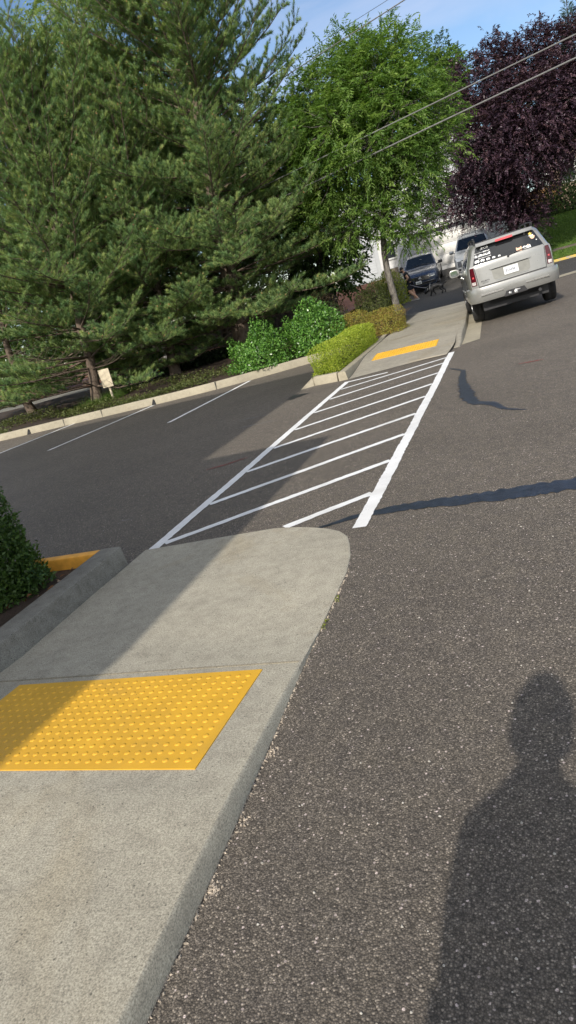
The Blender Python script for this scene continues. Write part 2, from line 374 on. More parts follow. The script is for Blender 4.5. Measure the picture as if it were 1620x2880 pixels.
# far side of the street
_y=NT('worn_yellow_kerb'); _c=_y.co(); _y.bsdf(_y.mix(_y.ramp(_y.noise(_c,7,6,.7),[(.40,(0,0,0)),(.52,(1,1,1))]),(.30,.28,.24),(.50,.36,.07)),.8); M['yellow']=_y.m
kerb('yellow_kerb',[(x,37.75) for x in np.linspace(-.2,40,40)],.13,.12,M['yellow'],.02,side=1,zf=lambda x,y:tz(x,y))
sheet('lawn_verge',-.3,45,37.9,40.2,.14,M['lawn'],60,8)
M['rockedge']=concrete('rocky_bed',(.16,.13,.10),.7,18,.3,.5)
sheet('rock_edging',-.3,45,40.2,41.0,.17,M['rockedge'],90,6)
sheet('lawn',-.3,45,41.0,75,.0,M['lawn'],70,60,zf=lawnz)
sheet('yard_bed',-16,-7.6,36.6,47.5,.05,M['soil'],12,14)
# ---- painted markings
def quad(name,pts,dz=.005,mat=None,zf=tz,sub=10):
    """pts a,b,c,d ; strips subdivided along a->b (d->c)"""
    a,b,c,d=[np.array(p,float) for p in pts]; V=[]
    for i in range(sub+1):
        t=i/sub
        for p in (a+(b-a)*t,d+(c-d)*t): V.append((p[0],p[1],float(zf(p[0],p[1]))+dz))
    F=grid(sub+1,2)
    bm=bmesh.new(); me=meshdata(name,V,[tuple(f) for f in F]); bm.from_mesh(me); bmesh.ops.recalc_face_normals(bm,faces=bm.faces)
    if sum(f.normal.z for f in bm.faces)<0: bmesh.ops.reverse_faces(bm,faces=bm.faces)
    bm.to_mesh(me); bm.free(); return struct(link(name,me,mat or M['white']))
def jit(a,b,w,n,amp=.004,w1=None):
    """a painted stripe with slightly wandering edges -> V,F rows"""
    a=np.array(a,float);b=np.array(b,float); T=(b-a)/np.linalg.norm(b-a); N=np.array([-T[1],T[0]]); V=[]
    ra=np.cumsum(rng.normal(0,amp*.22,n+1)); ra-=np.linspace(ra[0],ra[-1],n+1)
    for i in range(n+1):
        t=i/n; p=a+(b-a)*t; ww=w+((w1 or w)-w)*t
        for s in (-1,1):
            q=p+N*(s*ww/2+ra[i]*.6+rng.normal(0,amp*.45)); V.append((q[0],q[1],float(tz(q[0],q[1]))))
    return V
def stripe(name,a,b,w,dz=.005,n=None,amp=.0065,mat=None):
    L=math.dist(a,b); n=n or max(4,int(L/.05)); V=[(x,y,z+dz) for x,y,z in jit(a,b,w,n,amp)]
    return struct(gridmesh(name,V,grid(n+1,2)[:,::-1] if True else 0,mat or M['white'],smooth=False))
stripe('crossing_edge_line',(-3.085,4.50),(-3.09,11.98),.10,.006)
stripe('crossing_edge_line',(-1.275,4.34),(-1.285,12.78),.105,.006)
yl=[4.62,5.56,6.58,7.53,8.43,9.44,10.39,11.20,11.86]
yr_=[6.02,6.98,7.94,8.93,9.80,10.70,11.64,12.24,12.27]
for a,b in zip(yl,yr_):
    if a>11.8: stripe('crossing_bar',(-3.05,11.92),(-2.35,12.02),.10,.0045); continue
    stripe('crossing_bar',(-3.03,a),(-1.325,b),.088,.0045)
stripe('crossing_bar',(-1.93,4.58),(-1.325,5.10),.090,.0045)
for a,b in (((-12.3,12.2),(-11.95,16.0)),((-9.66,11.67),(-9.30,15.75)),((-6.78,11.84),(-6.65,16.2)),((-14.95,12.3),(-14.7,15.9)),((-17.6,12.3),(-17.4,15.9))):
    stripe('stall_line',a,b,.10,.0055)
# sealant over cracks
def ribbon(name,pts,w,dz,mat,n=60,rag=.25):
    P=smooth_path(pts,n); T=np.gradient(P,axis=0); T/=np.linalg.norm(T,axis=1)[:,None]; N=np.stack([-T[:,1],T[:,0]],1); V=[]
    ww=np.interp(np.linspace(0,1,n),np.linspace(0,1,len(w)),w)
    for p,nn,q in zip(P,N,ww):
        for s in (-1,1):
            k=q*.5*(1+rng.uniform(-rag,rag)); V.append((p[0]+nn[0]*s*k,p[1]+nn[1]*s*k,float(tz(p[0]+nn[0]*s*k,p[1]+nn[1]*s*k))+dz))
    return struct(gridmesh(name,V,grid(n,2)[:,::-1],mat,smooth=False))
ribbon('crack_sealant',[(-1.64,4.44),(-1.35,4.60),(-1.0,4.64),(-.4,4.60),(.2,4.60),(1.2,4.72),(3,4.9)],[.03,.16,.23,.18,.21,.19,.2],.0042,M['sealant'],140,.22)
ribbon('crack_sealant',[(-1.16,10.86),(-.93,10.4),(-.90,9.6),(-.74,8.3),(-.66,7.9),(-.44,7.66),(-.30,7.25),(-.1,7.05)],[.03,.07,.10,.13,.16,.15,.09,.02],.0042,M['sealant'],130,.4)
M['oil']=simple('oil_stain',(.022,.022,.024),.55,var=.4,nscale=20)
def blotch(name,cx,cy,rx,ry,dz,mat,n=40):
    a=np.linspace(0,2*PI,n,endpoint=False); r=1+.25*np.sin(3*a+1)+.15*np.sin(7*a)+rng.normal(0,.08,n)
    return struct(mk(name,[(cx,cy,float(tz(cx,cy))+dz)]+[(cx+rx*q*math.cos(t),cy+ry*q*math.sin(t),float(tz(cx,cy))+dz) for q,t in zip(r,a)],[(0,i+1,(i+1)%n+1) for i in range(n)],mat))
blotch('oil_stain',-3.95,11.55,.16,.22,.0043,M['oil'])
M['redspray']=simple('red_marking_paint',(.22,.05,.045),.7,var=.4,nscale=30)
ribbon('red_spray_mark',[(-.15,9.92),(.02,9.88),(.17,9.86)],[.03,.05,.03],.0043,M['redspray'],14,.5)
ribbon('red_spray_mark',[(-3.75,7.05),(-3.5,7.15),(-3.3,7.3)],[.02,.04,.02],.0043,M['redspray'],14,.5)
M['scuff']=simple('chalky_scuff',(.16,.155,.145),.9,var=.4,nscale=60)
for c in ((-4.75,5.05,.10,.02),(-3.95,5.5,.07,.012),(-4.0,9.5,.35,.02),(-4.3,10.2,.3,.02)): blotch('scuff_mark',*c,.0042,M['scuff'])
# ---- detectable warning pads
def pad_mat(name,c):
    m=NT(name); co=m.co(); a=m.noise(co,5,4); b=m.noise(co,260,2); v=m.vor(co,34)
    x=m.ramp(a,[(.3,tuple(k*.9 for k in c)),(.7,tuple(k*1.06 for k in c))]); sep=m.n('ShaderNodeSeparateColor'); m.l(v.outputs['Color'],sep.inputs[0])
    chip=m.math('MULTIPLY',m.ramp(sep.outputs[0],[(.93,(0,0,0)),(.95,(1,1,1))]),m.ramp(v.outputs['Distance'],[(.06,(1,1,1)),(.13,(0,0,0))]))
    dg=m.noise(co,2.4,6,.7,.6); x=m.mix(m.ramp(dg,[(.50,(0,0,0)),(.75,(.40,.40,.40))]),x,(.40,.25,.06)); x=m.mix(m.ramp(m.noise(co,60,4,.7),[(.60,(0,0,0)),(.72,(.35,.35,.35))]),x,(.50,.32,.08))
    x=m.mix(chip,x,(.10,.07,.03)); m.bsdf(x,.5,m.bump(b,.25,.002)); return m.m
M['pad']=pad_mat('yellow_pad',(.72,.40,.030))
def pad(label,x0,x1,y0,y1,zf,sp,r,h,skew=0,n=8):
    V=[];F=[]
    nx=int((x1-x0)/sp); ny=int((y1-y0)/sp)
    zt=lambda x,y: float(zf(y))+.005
    def tp(x,y): return (x,y+skew*(x-x0),zt(x,y))
    base=[tp(x0,y0),tp(x1,y0),tp(x1,y1),tp(x0,y1)]; low=[(a,b,c-.012) for a,b,c in base]
    k=6; 
    for i in range(k+1):
        y=y0+(y1-y0)*i/k; V+= [tp(x0,y),tp(x1,y)]
    F+=[(2*i,2*i+1,2*i+3,2*i+2) for i in range(k)]
    b=len(V); V+=base+low; F+=[(b,b+4,b+5,b+1),(b+1,b+5,b+6,b+2),(b+2,b+6,b+7,b+3),(b+3,b+7,b+4,b)]
    ox=(x1-x0-(nx-1)*sp)/2; oy=(y1-y0-(ny-1)*sp)/2
    for i in range(nx):
        for j in range(ny):
            cx=x0+ox+i*sp; cy=y0+oy+j*sp; s=len(V)
            for rr,hh in ((1,-.0005),(.86,.55),(.62,.9),(.3,1.0)):
                for q in range(n):
                    a=2*PI*q/n; p=tp(cx+rr*r*math.cos(a),cy+rr*r*math.sin(a)); V.append((p[0],p[1],p[2]+h*hh))
            for l in range(3):
                for q in range(n): F.append((s+l*n+q,s+l*n+(q+1)%n,s+(l+1)*n+(q+1)%n,s+(l+1)*n+q))
            F.append(tuple(s+3*n+q for q in range(n)))
    o=mk('detectable_warning_pad',V,F,M['pad'],ang=60)
    return tag(o,label,'tactile paving','detectable warning pads at the two ends of the crossing')
pad('large yellow domed warning pad on the near concrete walk in the foreground',-2.84,-1.37,1.795,2.525,zslab,.0525,.0138,.0042)
pad('small far yellow warning pad on the ramp beside the clipped hedge',-2.93,-1.63,13.62,14.28,zfar,.0525,.0145,.006,n=6)
# debris along the foot of the walk: grit, bits of bark
M['grit']=simple('pale_grit',(.40,.34,.27),.9,var=.5,nscale=30)
def grit():
    V=[];N=520
    yy=rng.uniform(.7,3.7,N); yy[:200]=rng.uniform(.7,2.3,200); xx=xr_slab(yy)+.016+np.abs(rng.normal(0,.006,N)); s=rng.uniform(.001,.0042,N)
    for q in ((1.36,60),(1.98,40),(1.63,25)):
        k=rng.integers(0,N,q[1]); yy[k]=q[0]+rng.normal(0,.02,q[1]); xx[k]=xr_slab(yy[k])+.022+np.abs(rng.normal(0,.022,q[1]))
    for x,y,r in zip(xx,yy,s):
        a=rng.uniform(0,PI); e=rng.uniform(1,2.6); c,d=math.cos(a),math.sin(a)
        p=[(r*e*c,r*e*d),(-r*d,r*c),(-r*e*c,-r*e*d),(r*d,-r*c)]
        top=[(x+u*.6,y+v*.6,.001+r*.9) for u,v in p]; bot=[(x+u,y+v,.0) for u,v in p]
        V+=top
        for i in range(4): V+=[bot[i],bot[(i+1)%4],top[(i+1)%4],top[i]]
    o=fastmesh('grit',np.array(V),4,len(V)//4,M['grit']); o['kind']='stuff'; o['label']='pale grit and bark crumbs along the foot of the concrete walk'
grit()
# loose stones on the asphalt
def pebbles():
    V=[];N=420
    r0=rng.uniform(0,1,N); d=1.0+7*r0**1.6; a=rng.uniform(-.75,.75,N); xx=d*np.sin(a)+.2; yy=d*np.cos(a)
    for x,y in zip(xx,yy):
        if x<-1.2 and (y<4.7 ): continue
        r=rng.uniform(.002,.0045); n=6; ph=rng.uniform(0,PI)
        R1=[(x+r*rng.uniform(.8,1.4)*math.cos(ph+i*PI/3),y+r*rng.uniform(.7,1.1)*math.sin(ph+i*PI/3)) for i in range(n)]
        z=float(tz(x,y)); c=(x,y,z+r*1.1)
        for i in range(n):
            p,q=R1[i],R1[(i+1)%n]; V+=[(p[0],p[1],z),(q[0],q[1],z),((q[0]+x)/2,(q[1]+y)/2,z+r),((p[0]+x)/2,(p[1]+y)/2,z+r)]
            V+=[((p[0]+x)/2,(p[1]+y)/2,z+r),((q[0]+x)/2,(q[1]+y)/2,z+r),c,c]
    V=np.array(V); o=fastmesh('loose_stones',V+rng.normal(0,1e-5,V.shape),4,len(V)//4,simple('pale_stone',(.42,.40,.36),.8,var=.4,nscale=40)); o['kind']='stuff'; o['label']='pale loose stone chips scattered on the asphalt'
pebbles()
# ------------------------------------------------------------ VEGETATION
def unit(v): return v/(np.linalg.norm(v,axis=-1,keepdims=True)+1e-9)
def leaves(name,P,D,N,L,W,mat,parent,fold=.25,kind=None,tint=None):
    """pointed leaves: base P, direction D, face normal N ; each leaf two quads folded on the midrib"""
    n=len(P); L=np.broadcast_to(L,(n,))[:,None]; W=np.broadcast_to(W,(n,))[:,None]
    D=unit(D); S=unit(np.cross(D,N)); U=np.cross(S,D)
    b=P; t=P+D*L-U*L*.12; m1=P+D*L*.5; l=P+D*L*.42+S*W*.5+U*W*fold; r=P+D*L*.42-S*W*.5+U*W*fold
    V=np.stack([b,r,t,l],1).reshape(-1,3)
    o=fastmesh(name,V,4,n,mat,parent,tint=tint)
    if kind: o['kind']=kind
    return o
def needles(name,P,D,Ls,nn,nl,w,mat,parent,r,spread=.75):
    """bottle-brush shoots: P base, D axis, Ls shoot length; nn needles each"""
    n=len(P); D=unit(D)
    t=np.repeat(((np.arange(nn)+.5)/nn)[None],n,0)+r.uniform(-.03,.03,(n,nn)); t=np.clip(t,.03,1)
    a=np.arange(nn)[None]*2.39996+r.uniform(0,6.28,(n,1))
    ref=np.where(np.abs(D[:,2:3])>.85,np.array([[1.,0,0]]),np.array([[0,0,1.]]))
    A=unit(np.cross(D,ref)); B=np.cross(D,A)
    rad=np.cos(a)[...,None]*A[:,None]+np.sin(a)[...,None]*B[:,None]
    ax=spread*(1.15-.75*t)[...,None]; dirn=unit(D[:,None]*(1.0-.35*ax)+rad*ax+r.normal(0,.08,(n,nn,3)))
    base=P[:,None]+D[:,None]*(Ls[:,None]*t)[...,None]
    side=unit(np.cross(dirn,rad+1e-3))*w
    ln=(nl*r.uniform(.75,1.15,(n,nn)))[...,None]
    V=np.stack([base-side*.5,base+side*.5,base+dirn*ln],2).reshape(-1,3)
    return fastmesh(name,V,3,n*nn,mat,parent,tint=np.repeat(r.beta(1.3,1.3,n),nn))
M['bark_pine']=bark('pine_bark',(.075,.055,.042),(.20,.155,.12),6)
M['bark_grey']=bark('grey_bark',(.045,.04,.034),(.25,.23,.20),9)
M['bark_dark']=bark('dark_bark',(.03,.024,.022),(.085,.07,.062),7)
M['bark_birch']=bark('pale_bark',(.25,.24,.22),(.6,.58,.55),5)
M['needle']=foliage('pine_needles',[(.060,.125,.060),(.128,.22,.085),(.22,.31,.108),(.35,.40,.135)],.30,.5,.55,tint=True)
M['cone']=simple('young_cones',(.30,.13,.06),.7,var=.3,nscale=30)
def pine(label,base,H,Rm,seed,lean=(0,0),low=.9,prof=None,whorl=.40,nb=6,dens=1.0,group='pines behind the far kerb',tw=.092,cut=None,NN=29):
    r=np.random.default_rng(seed); bx,by,bz=base
    root=thing('pine_tree',label,'pine tree',base,0,group)
    prof=prof or (lambda t: np.interp(t,[0,.12,.3,.55,.75,.9,1],[.80,1.0,1.0,.86,.62,.32,.05]))
    zt=np.linspace(0,H,14); wob=np.cumsum(r.normal(0,.05,(14,2)),0); wob-=wob[:1]
    tr=np.stack([zt*lean[0]+wob[:,0],zt*lean[1]+wob[:,1],zt-.1*(zt==0)],1)
    axis=lambda z: np.array([np.interp(z,zt,tr[:,0]),np.interp(z,zt,tr[:,1]),z])
    r0=.016*H+.02
    V,F=tubeVF(tr,r0*np.interp(zt/H,[0,.04,1],[1.35,1,.10]),10,False); gridmesh('trunk',V,np.array(F),M['bark_pine'],root)
    lines=[];TP=[];TD=[];TL=[]
    z=low
    while z<H-.15:
        t=z/H; k=max(3,int(round(nb*r.uniform(.8,1.2)))); ph=r.uniform(0,6.28)
        for q in range(k):
            az=ph+q*2*PI/k+r.normal(0,.25); Lb=Rm*float(prof(t))*r.uniform(.70,1.12)*np.interp(t,[0,.3,.6,1],[1,1.05,1.22,1.1])
            if r.random()<.10: Lb*=.55
            el=np.interp(t,[0,.22,.5,.8,1],[-.08,.16,.55,.85,1.15])+r.normal(0,.15)
            s=np.linspace(0,1,8); out=np.array([math.cos(az),math.sin(az)])
            droop=-np.interp(t,[0,.3,.6,1],[.20,.16,.08,.0])*Lb*(s*s) + np.interp(t,[0,.6,1],[.20,.22,.1])*Lb*s**4
            P=np.empty((8,3)); p0=axis(z+r.uniform(-.12,.12)); h=Lb*s*math.cos(el)
            side=r.normal(0,.10)*Lb*s*s
            P[:,0]=p0[0]+out[0]*h-out[1]*side; P[:,1]=p0[1]+out[1]*h+out[0]*side; P[:,2]=p0[2]+Lb*s*math.sin(el)+droop
            P[:,2]=np.maximum(P[:,2],.25+.1*s)
            lines.append((P,np.interp(s,[0,1],[.010+.007*Lb,.004])))
            tang=unit(np.gradient(P,axis=0))
            ns=max(4,int(Lb/.19*dens))
            for i in range(ns):
                u=.22+.78*(i+r.uniform(.2,.8))/ns; p=np.array([np.interp(u,s,P[:,c]) for c in range(3)]); d=unit(np.array([np.interp(u,s,tang[:,c]) for c in range(3)]))
                sg=1 if i%2 else -1
                lat=unit(np.cross(d,[0,0,1.]))*sg
                sd=unit(d*r.uniform(.45,.9)+lat*r.uniform(.7,1.1)+np.array([0,0,r.uniform(-.05,.45)]))
                Ls=(.30+.34*Lb*(1-u)*.55)*r.uniform(.7,1.2)+.12
                e=p+sd*Ls+np.array([0,0,.12*Ls]); lines.append((np.array([p,(p+e)/2-np.array([0,0,.02]),e]),np.array([.007,.005,.003])))
                nt=max(2,int(Ls/tw))
                for j in range(nt+1):
                    v=(j+.35)/(nt+.35) if j<nt else 1.0; pp=p+(e-p)*v
                    dd=sd*r.uniform(.5,1.0)+np.cross(sd,[0,0,1.])*(r.choice([-1,1])*r.uniform(.2,1.1))+np.array([0,0,r.uniform(.1,1.1)+.5*t]) if j<nt else sd+np.array([0,0,r.uniform(.1,.6)])
                    TP.append(pp); TD.append(dd); TL.append(r.uniform(.06,.15))
            TP.append(P[-1]); TD.append(tang[-1]+np.array([0,0,.5])); TL.append(.18)
        z+=whorl*r.uniform(.8,1.2)
    TP=np.array(TP);TD=np.array(TD);TL=np.array(TL)
    if cut is not None:
        kpt=cut(TP+np.array(base)); TP,TD,TL=TP[kpt],TD[kpt],TL[kpt]
    tubesfast('branches',lines,M['bark_pine'],root,4)
    needles('needles',TP,TD,TL,NN,.105,.0145,M['needle'],root,r,1.15)
    k=r.random(len(TP))<.05; cp=TP[k]+unit(TD[k])*TL[k][:,None]; n=len(cp)
    if n:
        q=np.array([[1,0,-.6],[-.5,.87,-.6],[-.5,-.87,-.6],[0,0,1.5]])*.024; f=[(0,1,3),(1,2,3),(2,0,3)]
        V=np.concatenate([cp[:,None]+q[list(ff)][None] for ff in f],1).reshape(-1,3); o=fastmesh('young_cones',V,3,n*3,M['cone'],root); o['kind']='stuff'
    print('pine twigs',len(TP)); return root
p1prof=lambda t: np.interp(t,[0,.1,.3,.55,.75,.9,1],[.85,1.0,1.0,.92,.74,.46,.10])
p3prof=lambda t: np.interp(t,[0,.1,.25,.45,.62,.8,.93,1],[.85,1.0,1.0,.92,.86,.66,.36,.05])
pine('tall broad pine leaving the frame at the top, nearest the green street tree',(-8.95,22.0,.33),17.0,4.2,11,(.07,0),low=1.0,prof=p3prof,whorl=.40,nb=8)
pine('bushy pine at the left edge leaning over the blank signboard',(-13.1,18.9,.22),9.4,3.8,12,(.11,.02),low=.6,prof=p1prof,whorl=.38,nb=8,cut=lambda q:~((np.abs(q[:,0]+12.3)<1.15)&(q[:,1]<18.8)&(q[:,2]<1.35+.66*(18.8-q[:,1]))))
pine('lower many-stemmed pine between the two big pines, beside the yellow hydrant',(-11.25,21.1,.30),9.3,3.7,13,(.02,0),low=1.15,prof=p1prof,whorl=.40,nb=7)
pine('pine at the far left corner of the planting bed behind the stall lines',(-17.0,20.5,.3),8.0,3.6,14,(.03,0),low=.7,whorl=.46,nb=6)
pine('dark pine standing farther back with its thin dark trunk by the plank fence',(-11.0,25.6,.36),9.0,3.3,15,(.02,0),low=1.6,whorl=.50,nb=6)
# ---- broadleaf trees: sprays of leaves carried on limbs that reach each bough
def lobetree(name,label,cat,base,trunk,tr,lobes,mat,bmat,seed,L,W,nspray,nl,spray=.42,droop=.25,group=None,rin=.62,limb=.03):
    r=np.random.default_rng(seed); root=thing(name,label,cat,base,0,group); b=np.array(base)
    T=np.array(trunk)-b; V,F=tubeVF(smooth3(T,18),np.interp(np.linspace(0,1,18),np.linspace(0,1,len(tr)),tr),10,False); gridmesh('trunk',V,np.array(F),bmat,root)
    lines=[]; SP=[];SD=[];
    tot=sum(l[3]**2.3 for l in lobes); Ts=smooth3(T,18)
    for (x,y,z,R_) in lobes:
        c=np.array([x,y,z])-b
        d=np.linalg.norm(Ts-(c-np.array([0,0,R_*.9]))[None],axis=1); i=min(int(np.argmin(d)),14); p=Ts[i]
        mid=(p+c)/2+np.array([0,0,-.1*R_])+r.normal(0,.1,3); lines.append((smooth3(np.array([p,mid,c]),6),np.linspace(limb*(.6+.5*R_),.012,6)))
        n=int(nspray*R_**2.3/tot)
        u=unit(r.normal(0,1,(n,3))); rad=R_*(rin+(1.05-rin)*r.random(n)**.55); 
        pert=1+.24*np.sin(u[:,0]*7+x*3)+.22*np.sin(u[:,2]*8+z*5+u[:,1]*6)
        q=c+u*(rad*pert)[:,None]*np.array([1,1,.92]); SP.append(q); SD.append(u+r.normal(0,.45,(n,3))+np.array([0,0,.15]))
        for j in range(0,n,max(1,n//26)):
            lines.append((np.array([c+(q[j]-c)*.15,c+(q[j]-c)*.6+r.normal(0,.04,3),q[j]]),np.array([.014,.009,.004])))
    SP=np.concatenate(SP);SD=unit(np.concatenate(SD)); n=len(SP)
    tt=(np.arange(nl)+.6)/nl
    base_=SP[:,None]+SD[:,None]*(tt[None,:,None]*spray)+np.array([0,0,-1.])*(droop*spray*tt**2)[None,:,None]
    lat=unit(np.cross(SD,[0,0,1.])+r.normal(0,.15,(n,3))); sg=np.where(np.arange(nl)%2,1,-1)
    D=SD[:,None]*.75+lat[:,None]*(sg[None,:,None]*.8)+np.array([0,0,-droop*.9])+r.normal(0,.28,(n,nl,3))
    N=np.array([0,0,1.])+r.normal(0,.45,(n,nl,3))+SD[:,None]*.35
    tubesfast('branches',lines,bmat,root,5)
    leaves('foliage',base_.reshape(-1,3),D.reshape(-1,3),N.reshape(-1,3),L*r.uniform(.7,1.2,n*nl),W*r.uniform(.8,1.2,n*nl),mat,root,tint=np.repeat(r.random(n),nl))
    return root
def smooth3(P,n):
    P=np.array(P,float); s=np.r_[0,np.cumsum(np.linalg.norm(np.diff(P,axis=0),axis=1))]; q=np.linspace(0,s[-1],n)
    Q=np.stack([np.interp(q,s,P[:,k]) for k in range(P.shape[1])],1)
    for _ in range(2): Q[1:-1]=(Q[:-2]+2*Q[1:-1]+Q[2:])/4
    return Q
M['leaf_green']=foliage('narrow_green_leaf',[(.065,.135,.032),(.115,.205,.048),(.175,.28,.065),(.27,.37,.10)],.42,.45,.8,tint=True)
M['leaf_plum']=foliage('purple_plum_leaf',[(.020,.012,.020),(.042,.024,.040),(.075,.042,.062),(.14,.08,.09)],.18,.42,.8,.4,tint=True)
M['leaf_birch']=foliage('pale_birch_leaf',[(.13,.19,.06),(.20,.27,.09),(.28,.34,.14)],.4,.5,tint=True)
M['leaf_mid']=foliage('mid_green_leaf',[(.04,.075,.02),(.07,.125,.03),(.12,.18,.05)],.3,.5,tint=True)
M['leaf_blue']=foliage('blue_conifer',[(.035,.065,.055),(.06,.10,.08),(.09,.14,.11)],.15,.6,tint=True)
G=[(-4.75,23.0,6.9,1.15),(-5.15,22.8,6.0,.95),(-4.2,22.6,7.35,.85),(-3.45,22.9,7.5,.9),(-3.15,23.2,7.9,.55),(-2.55,22.7,7.2,.95),(-1.95,23.0,6.7,.95),(-3.2,22.2,6.7,1.1),(-4.2,22.0,6.0,1.15),(-2.4,22.1,5.9,1.05),(-1.55,22.8,5.7,.72),(-1.62,22.9,4.9,.68),(-3.3,21.8,5.2,1.1),(-2.5,22.2,4.75,.95),(-4.7,22.4,4.9,1.0),(-2.25,23.0,4.05,.68),(-3.05,22.3,4.05,.72),(-3.9,22.5,3.9,.8),(-3.55,22.2,3.35,.62),(-3.4,24.2,6.0,1.4),(-2.3,24.2,5.6,1.1),(-4.5,24.2,6.4,1.3),(-3.2,24.1,7.4,1.0),(-2.75,22.5,2.85,.50),(-3.05,22.6,2.65,.42),(-2.35,22.6,2.75,.42),(-3.2,22.5,3.0,.4),(-5.4,23.2,4.3,.8),(-5.9,23.4,5.4,.9),(-5.9,23.6,6.6,.8),(-6.2,23.6,4.2,.8),(-4.6,22.6,3.2,.45),(-5.2,23,3.4,.6)]
lobetree('street_tree','bright green narrow-leaved street tree with grey mottled trunk at the end of the walk','tree',(-3.72,23.0,.15),[(-3.72,23,.0),(-3.78,23,1.2),(-3.86,23,2.1),(-3.68,23,3.0),(-3.42,23,3.8),(-3.25,23,5.2),(-3.2,23,7.6)],[.125,.105,.095,.085,.07,.05,.02],G,M['leaf_green'],M['bark_grey'],21,.135,.034,8200,15,.40,.3)
PL=[(-3.7,39.4,4.3,.5),(-3.1,39,3.75,.5),(-2.3,39.1,3.5,.5),(-1.6,38.9,3.3,.5),(-.9,38.8,3.2,.55),(-3.2,39,4.9,.6),(-2.4,38.6,4.6,.75),(-1.7,38.8,4.0,.7),(-1.0,38.2,4.2,.85),(-1.5,39.0,5.6,.95),(-1.1,38.6,7.2,1.6),(-1.1,39.5,8.8,1.15),(.2,38.4,8.9,1.5),(.8,39.2,9.6,.95),(1.6,38.6,9.0,1.3),(2.6,39.4,9.5,1.1),(3.6,38.8,8.9,1.3),(4.8,39.2,9.2,1.4),(5.6,39,7.6,1.7),(4.3,38.2,7.0,1.6),(2.9,37.6,7.2,1.6),(1.3,37.2,7.0,1.7),(-.2,37.4,6.2,1.6),(1.2,37.0,5.2,1.3),(2.7,37.4,5.5,1.3),(4.3,37.9,5.4,1.2),(5.5,38.7,5.6,1.3),(-.3,40.6,5.2,1.5),(1.0,41.2,7.0,2.0),(3.4,41.0,6.8,2.0),(.3,38.2,4.3,.9),(1.5,38.5,4.2,.9),(2.3,38.2,4.6,.7),(.5,39.6,3.3,.75),(1.0,39.2,3.0,.75),(.2,39.0,2.6,.7),(.6,39.1,4.0,.85),(.1,38.9,3.6,.7),(-.4,38.8,3.4,.6),(1.2,39.3,2.2,.7)]
lobetree('plum_tree','large dark purple-leaved plum tree spreading over the driveway','tree',(.25,39.3,.15),[(.25,39.3,.1),(.2,39.3,1.5),(.15,39.3,3),(.5,39.3,4.6),(.9,39.2,6.4),(1.2,39.1,8.6)],[.30,.25,.22,.17,.10,.03],PL,M['leaf_plum'],M['bark_dark'],22,.115,.062,19000,11,.45,.35,limb=.05)
lobetree('birch_tree','tall pale green birch showing above the pines at the upper left','tree',(-17.2,32,.3),[(-17.2,32,.2),(-17.0,32,6),(-16.6,32,12),(-16.2,32,17.5)],[.22,.17,.10,.03],[(-18.2,32,14.5,1.6),(-16.6,31.6,15.6,1.3),(-15.4,32,14.2,1.3),(-16,32,17.2,1.1),(-17.6,32,16.6,1.2),(-18.8,32,12.4,1.7),(-17.0,31.4,12.6,1.6),(-15.2,31.8,12.2,1.4),(-19.4,32,15.6,1.2),(-16.4,31.4,10.6,1.6),(-18.4,31.4,10,1.7),(-20.4,32,13,1.6),(-14.6,32,15.6,.8)],M['leaf_birch'],M['bark_birch'],23,.13,.075,3000,11,.6,.6)
def bgtree(label,x,y,H,Rr,seed,mat,z0=.3,cat='tree',name='leafy_tree'):
    r=np.random.default_rng(seed); lb=[]
    for i in range(13):
        t=r.uniform(.22,.95); a=r.uniform(0,6.28); rr=Rr*math.sin(PI*min(1,t*.9))*r.uniform(.3,.85); lb.append((x+rr*math.cos(a),y+rr*math.sin(a)*.8,z0+H*t,Rr*r.uniform(.38,.58)))
    return lobetree(name,label,cat,(x,y,z0),[(x,y,z0-.1),(x+.1,y,z0+H*.5),(x,y,z0+H*.92)],[.2,.14,.03],lb,mat,M['bark_dark'],seed,.17,.10,2600,11,.5,.3,group='leafy trees behind the pines')
bgtree('mid green leafy tree seen through gaps behind the left pines',-15.6,27.5,10.0,3.3,31,M['leaf_mid'])
bgtree('mid green leafy tree behind the tall pine and the plank fence',-11.6,29.5,11.0,3.3,32,M['leaf_mid'])
bgtree('small leafy tree between the tall pine and the green street tree',-7.4,28.5,8.0,2.5,33,M['leaf_mid'])
bgtree('leafy tree far left beyond the path, behind the corner pine',-23.5,30,9,3.2,34,M['leaf_mid'])
bgtree('dark leafy tree on the skyline between the street tree and the plum',-3.0,62,16,2.6,35,M['leaf_mid'],1.7)
def conifer(label,x,y,z0,H,Rr,seed):
    r=np.random.default_rng(seed); root=thing('conifer_tree',label,'conifer',(x,y,z0),0,'blue green conifers on the right skyline')
    V,F=tubeVF(np.array([[0,0,0],[0,0,H*.5],[0,0,H]]),np.array([.28,.16,.02]),8,False); gridmesh('trunk',V,np.array(F),M['bark_dark'],root)
    n=7000; t=1-np.sqrt(r.random(n)); a=r.uniform(0,6.28,n); rr=Rr*(1-t)**.85*(.55+.45*r.random(n)**.5)*(1+.2*np.sin(t*60)); z=.8+t*(H-.8)
    P=np.stack([rr*np.cos(a),rr*np.sin(a),z-.18*rr],1); D=np.stack([np.cos(a),np.sin(a),-.15+.9*t],1)+r.normal(0,.3,(n,3))
    needles('foliage',P,D,np.full(n,.35),12,.22,.04,M['leaf_blue'],root,r); return root
pine('dense pine at the back of the bed between the corner pine and the many-stemmed pine',(-14.6,22.6,.34),8.6,3.5,16,(.02,0),low=.7,prof=p1prof,whorl=.42,nb=7)
conifer('tall blue green conifer at the top right corner behind the plum',6.9,70,1.6,17.2,2.4,41)
conifer('slim conifer tip just above the plum crown on the skyline',4.5,71,1.6,14.2,1.6,42)
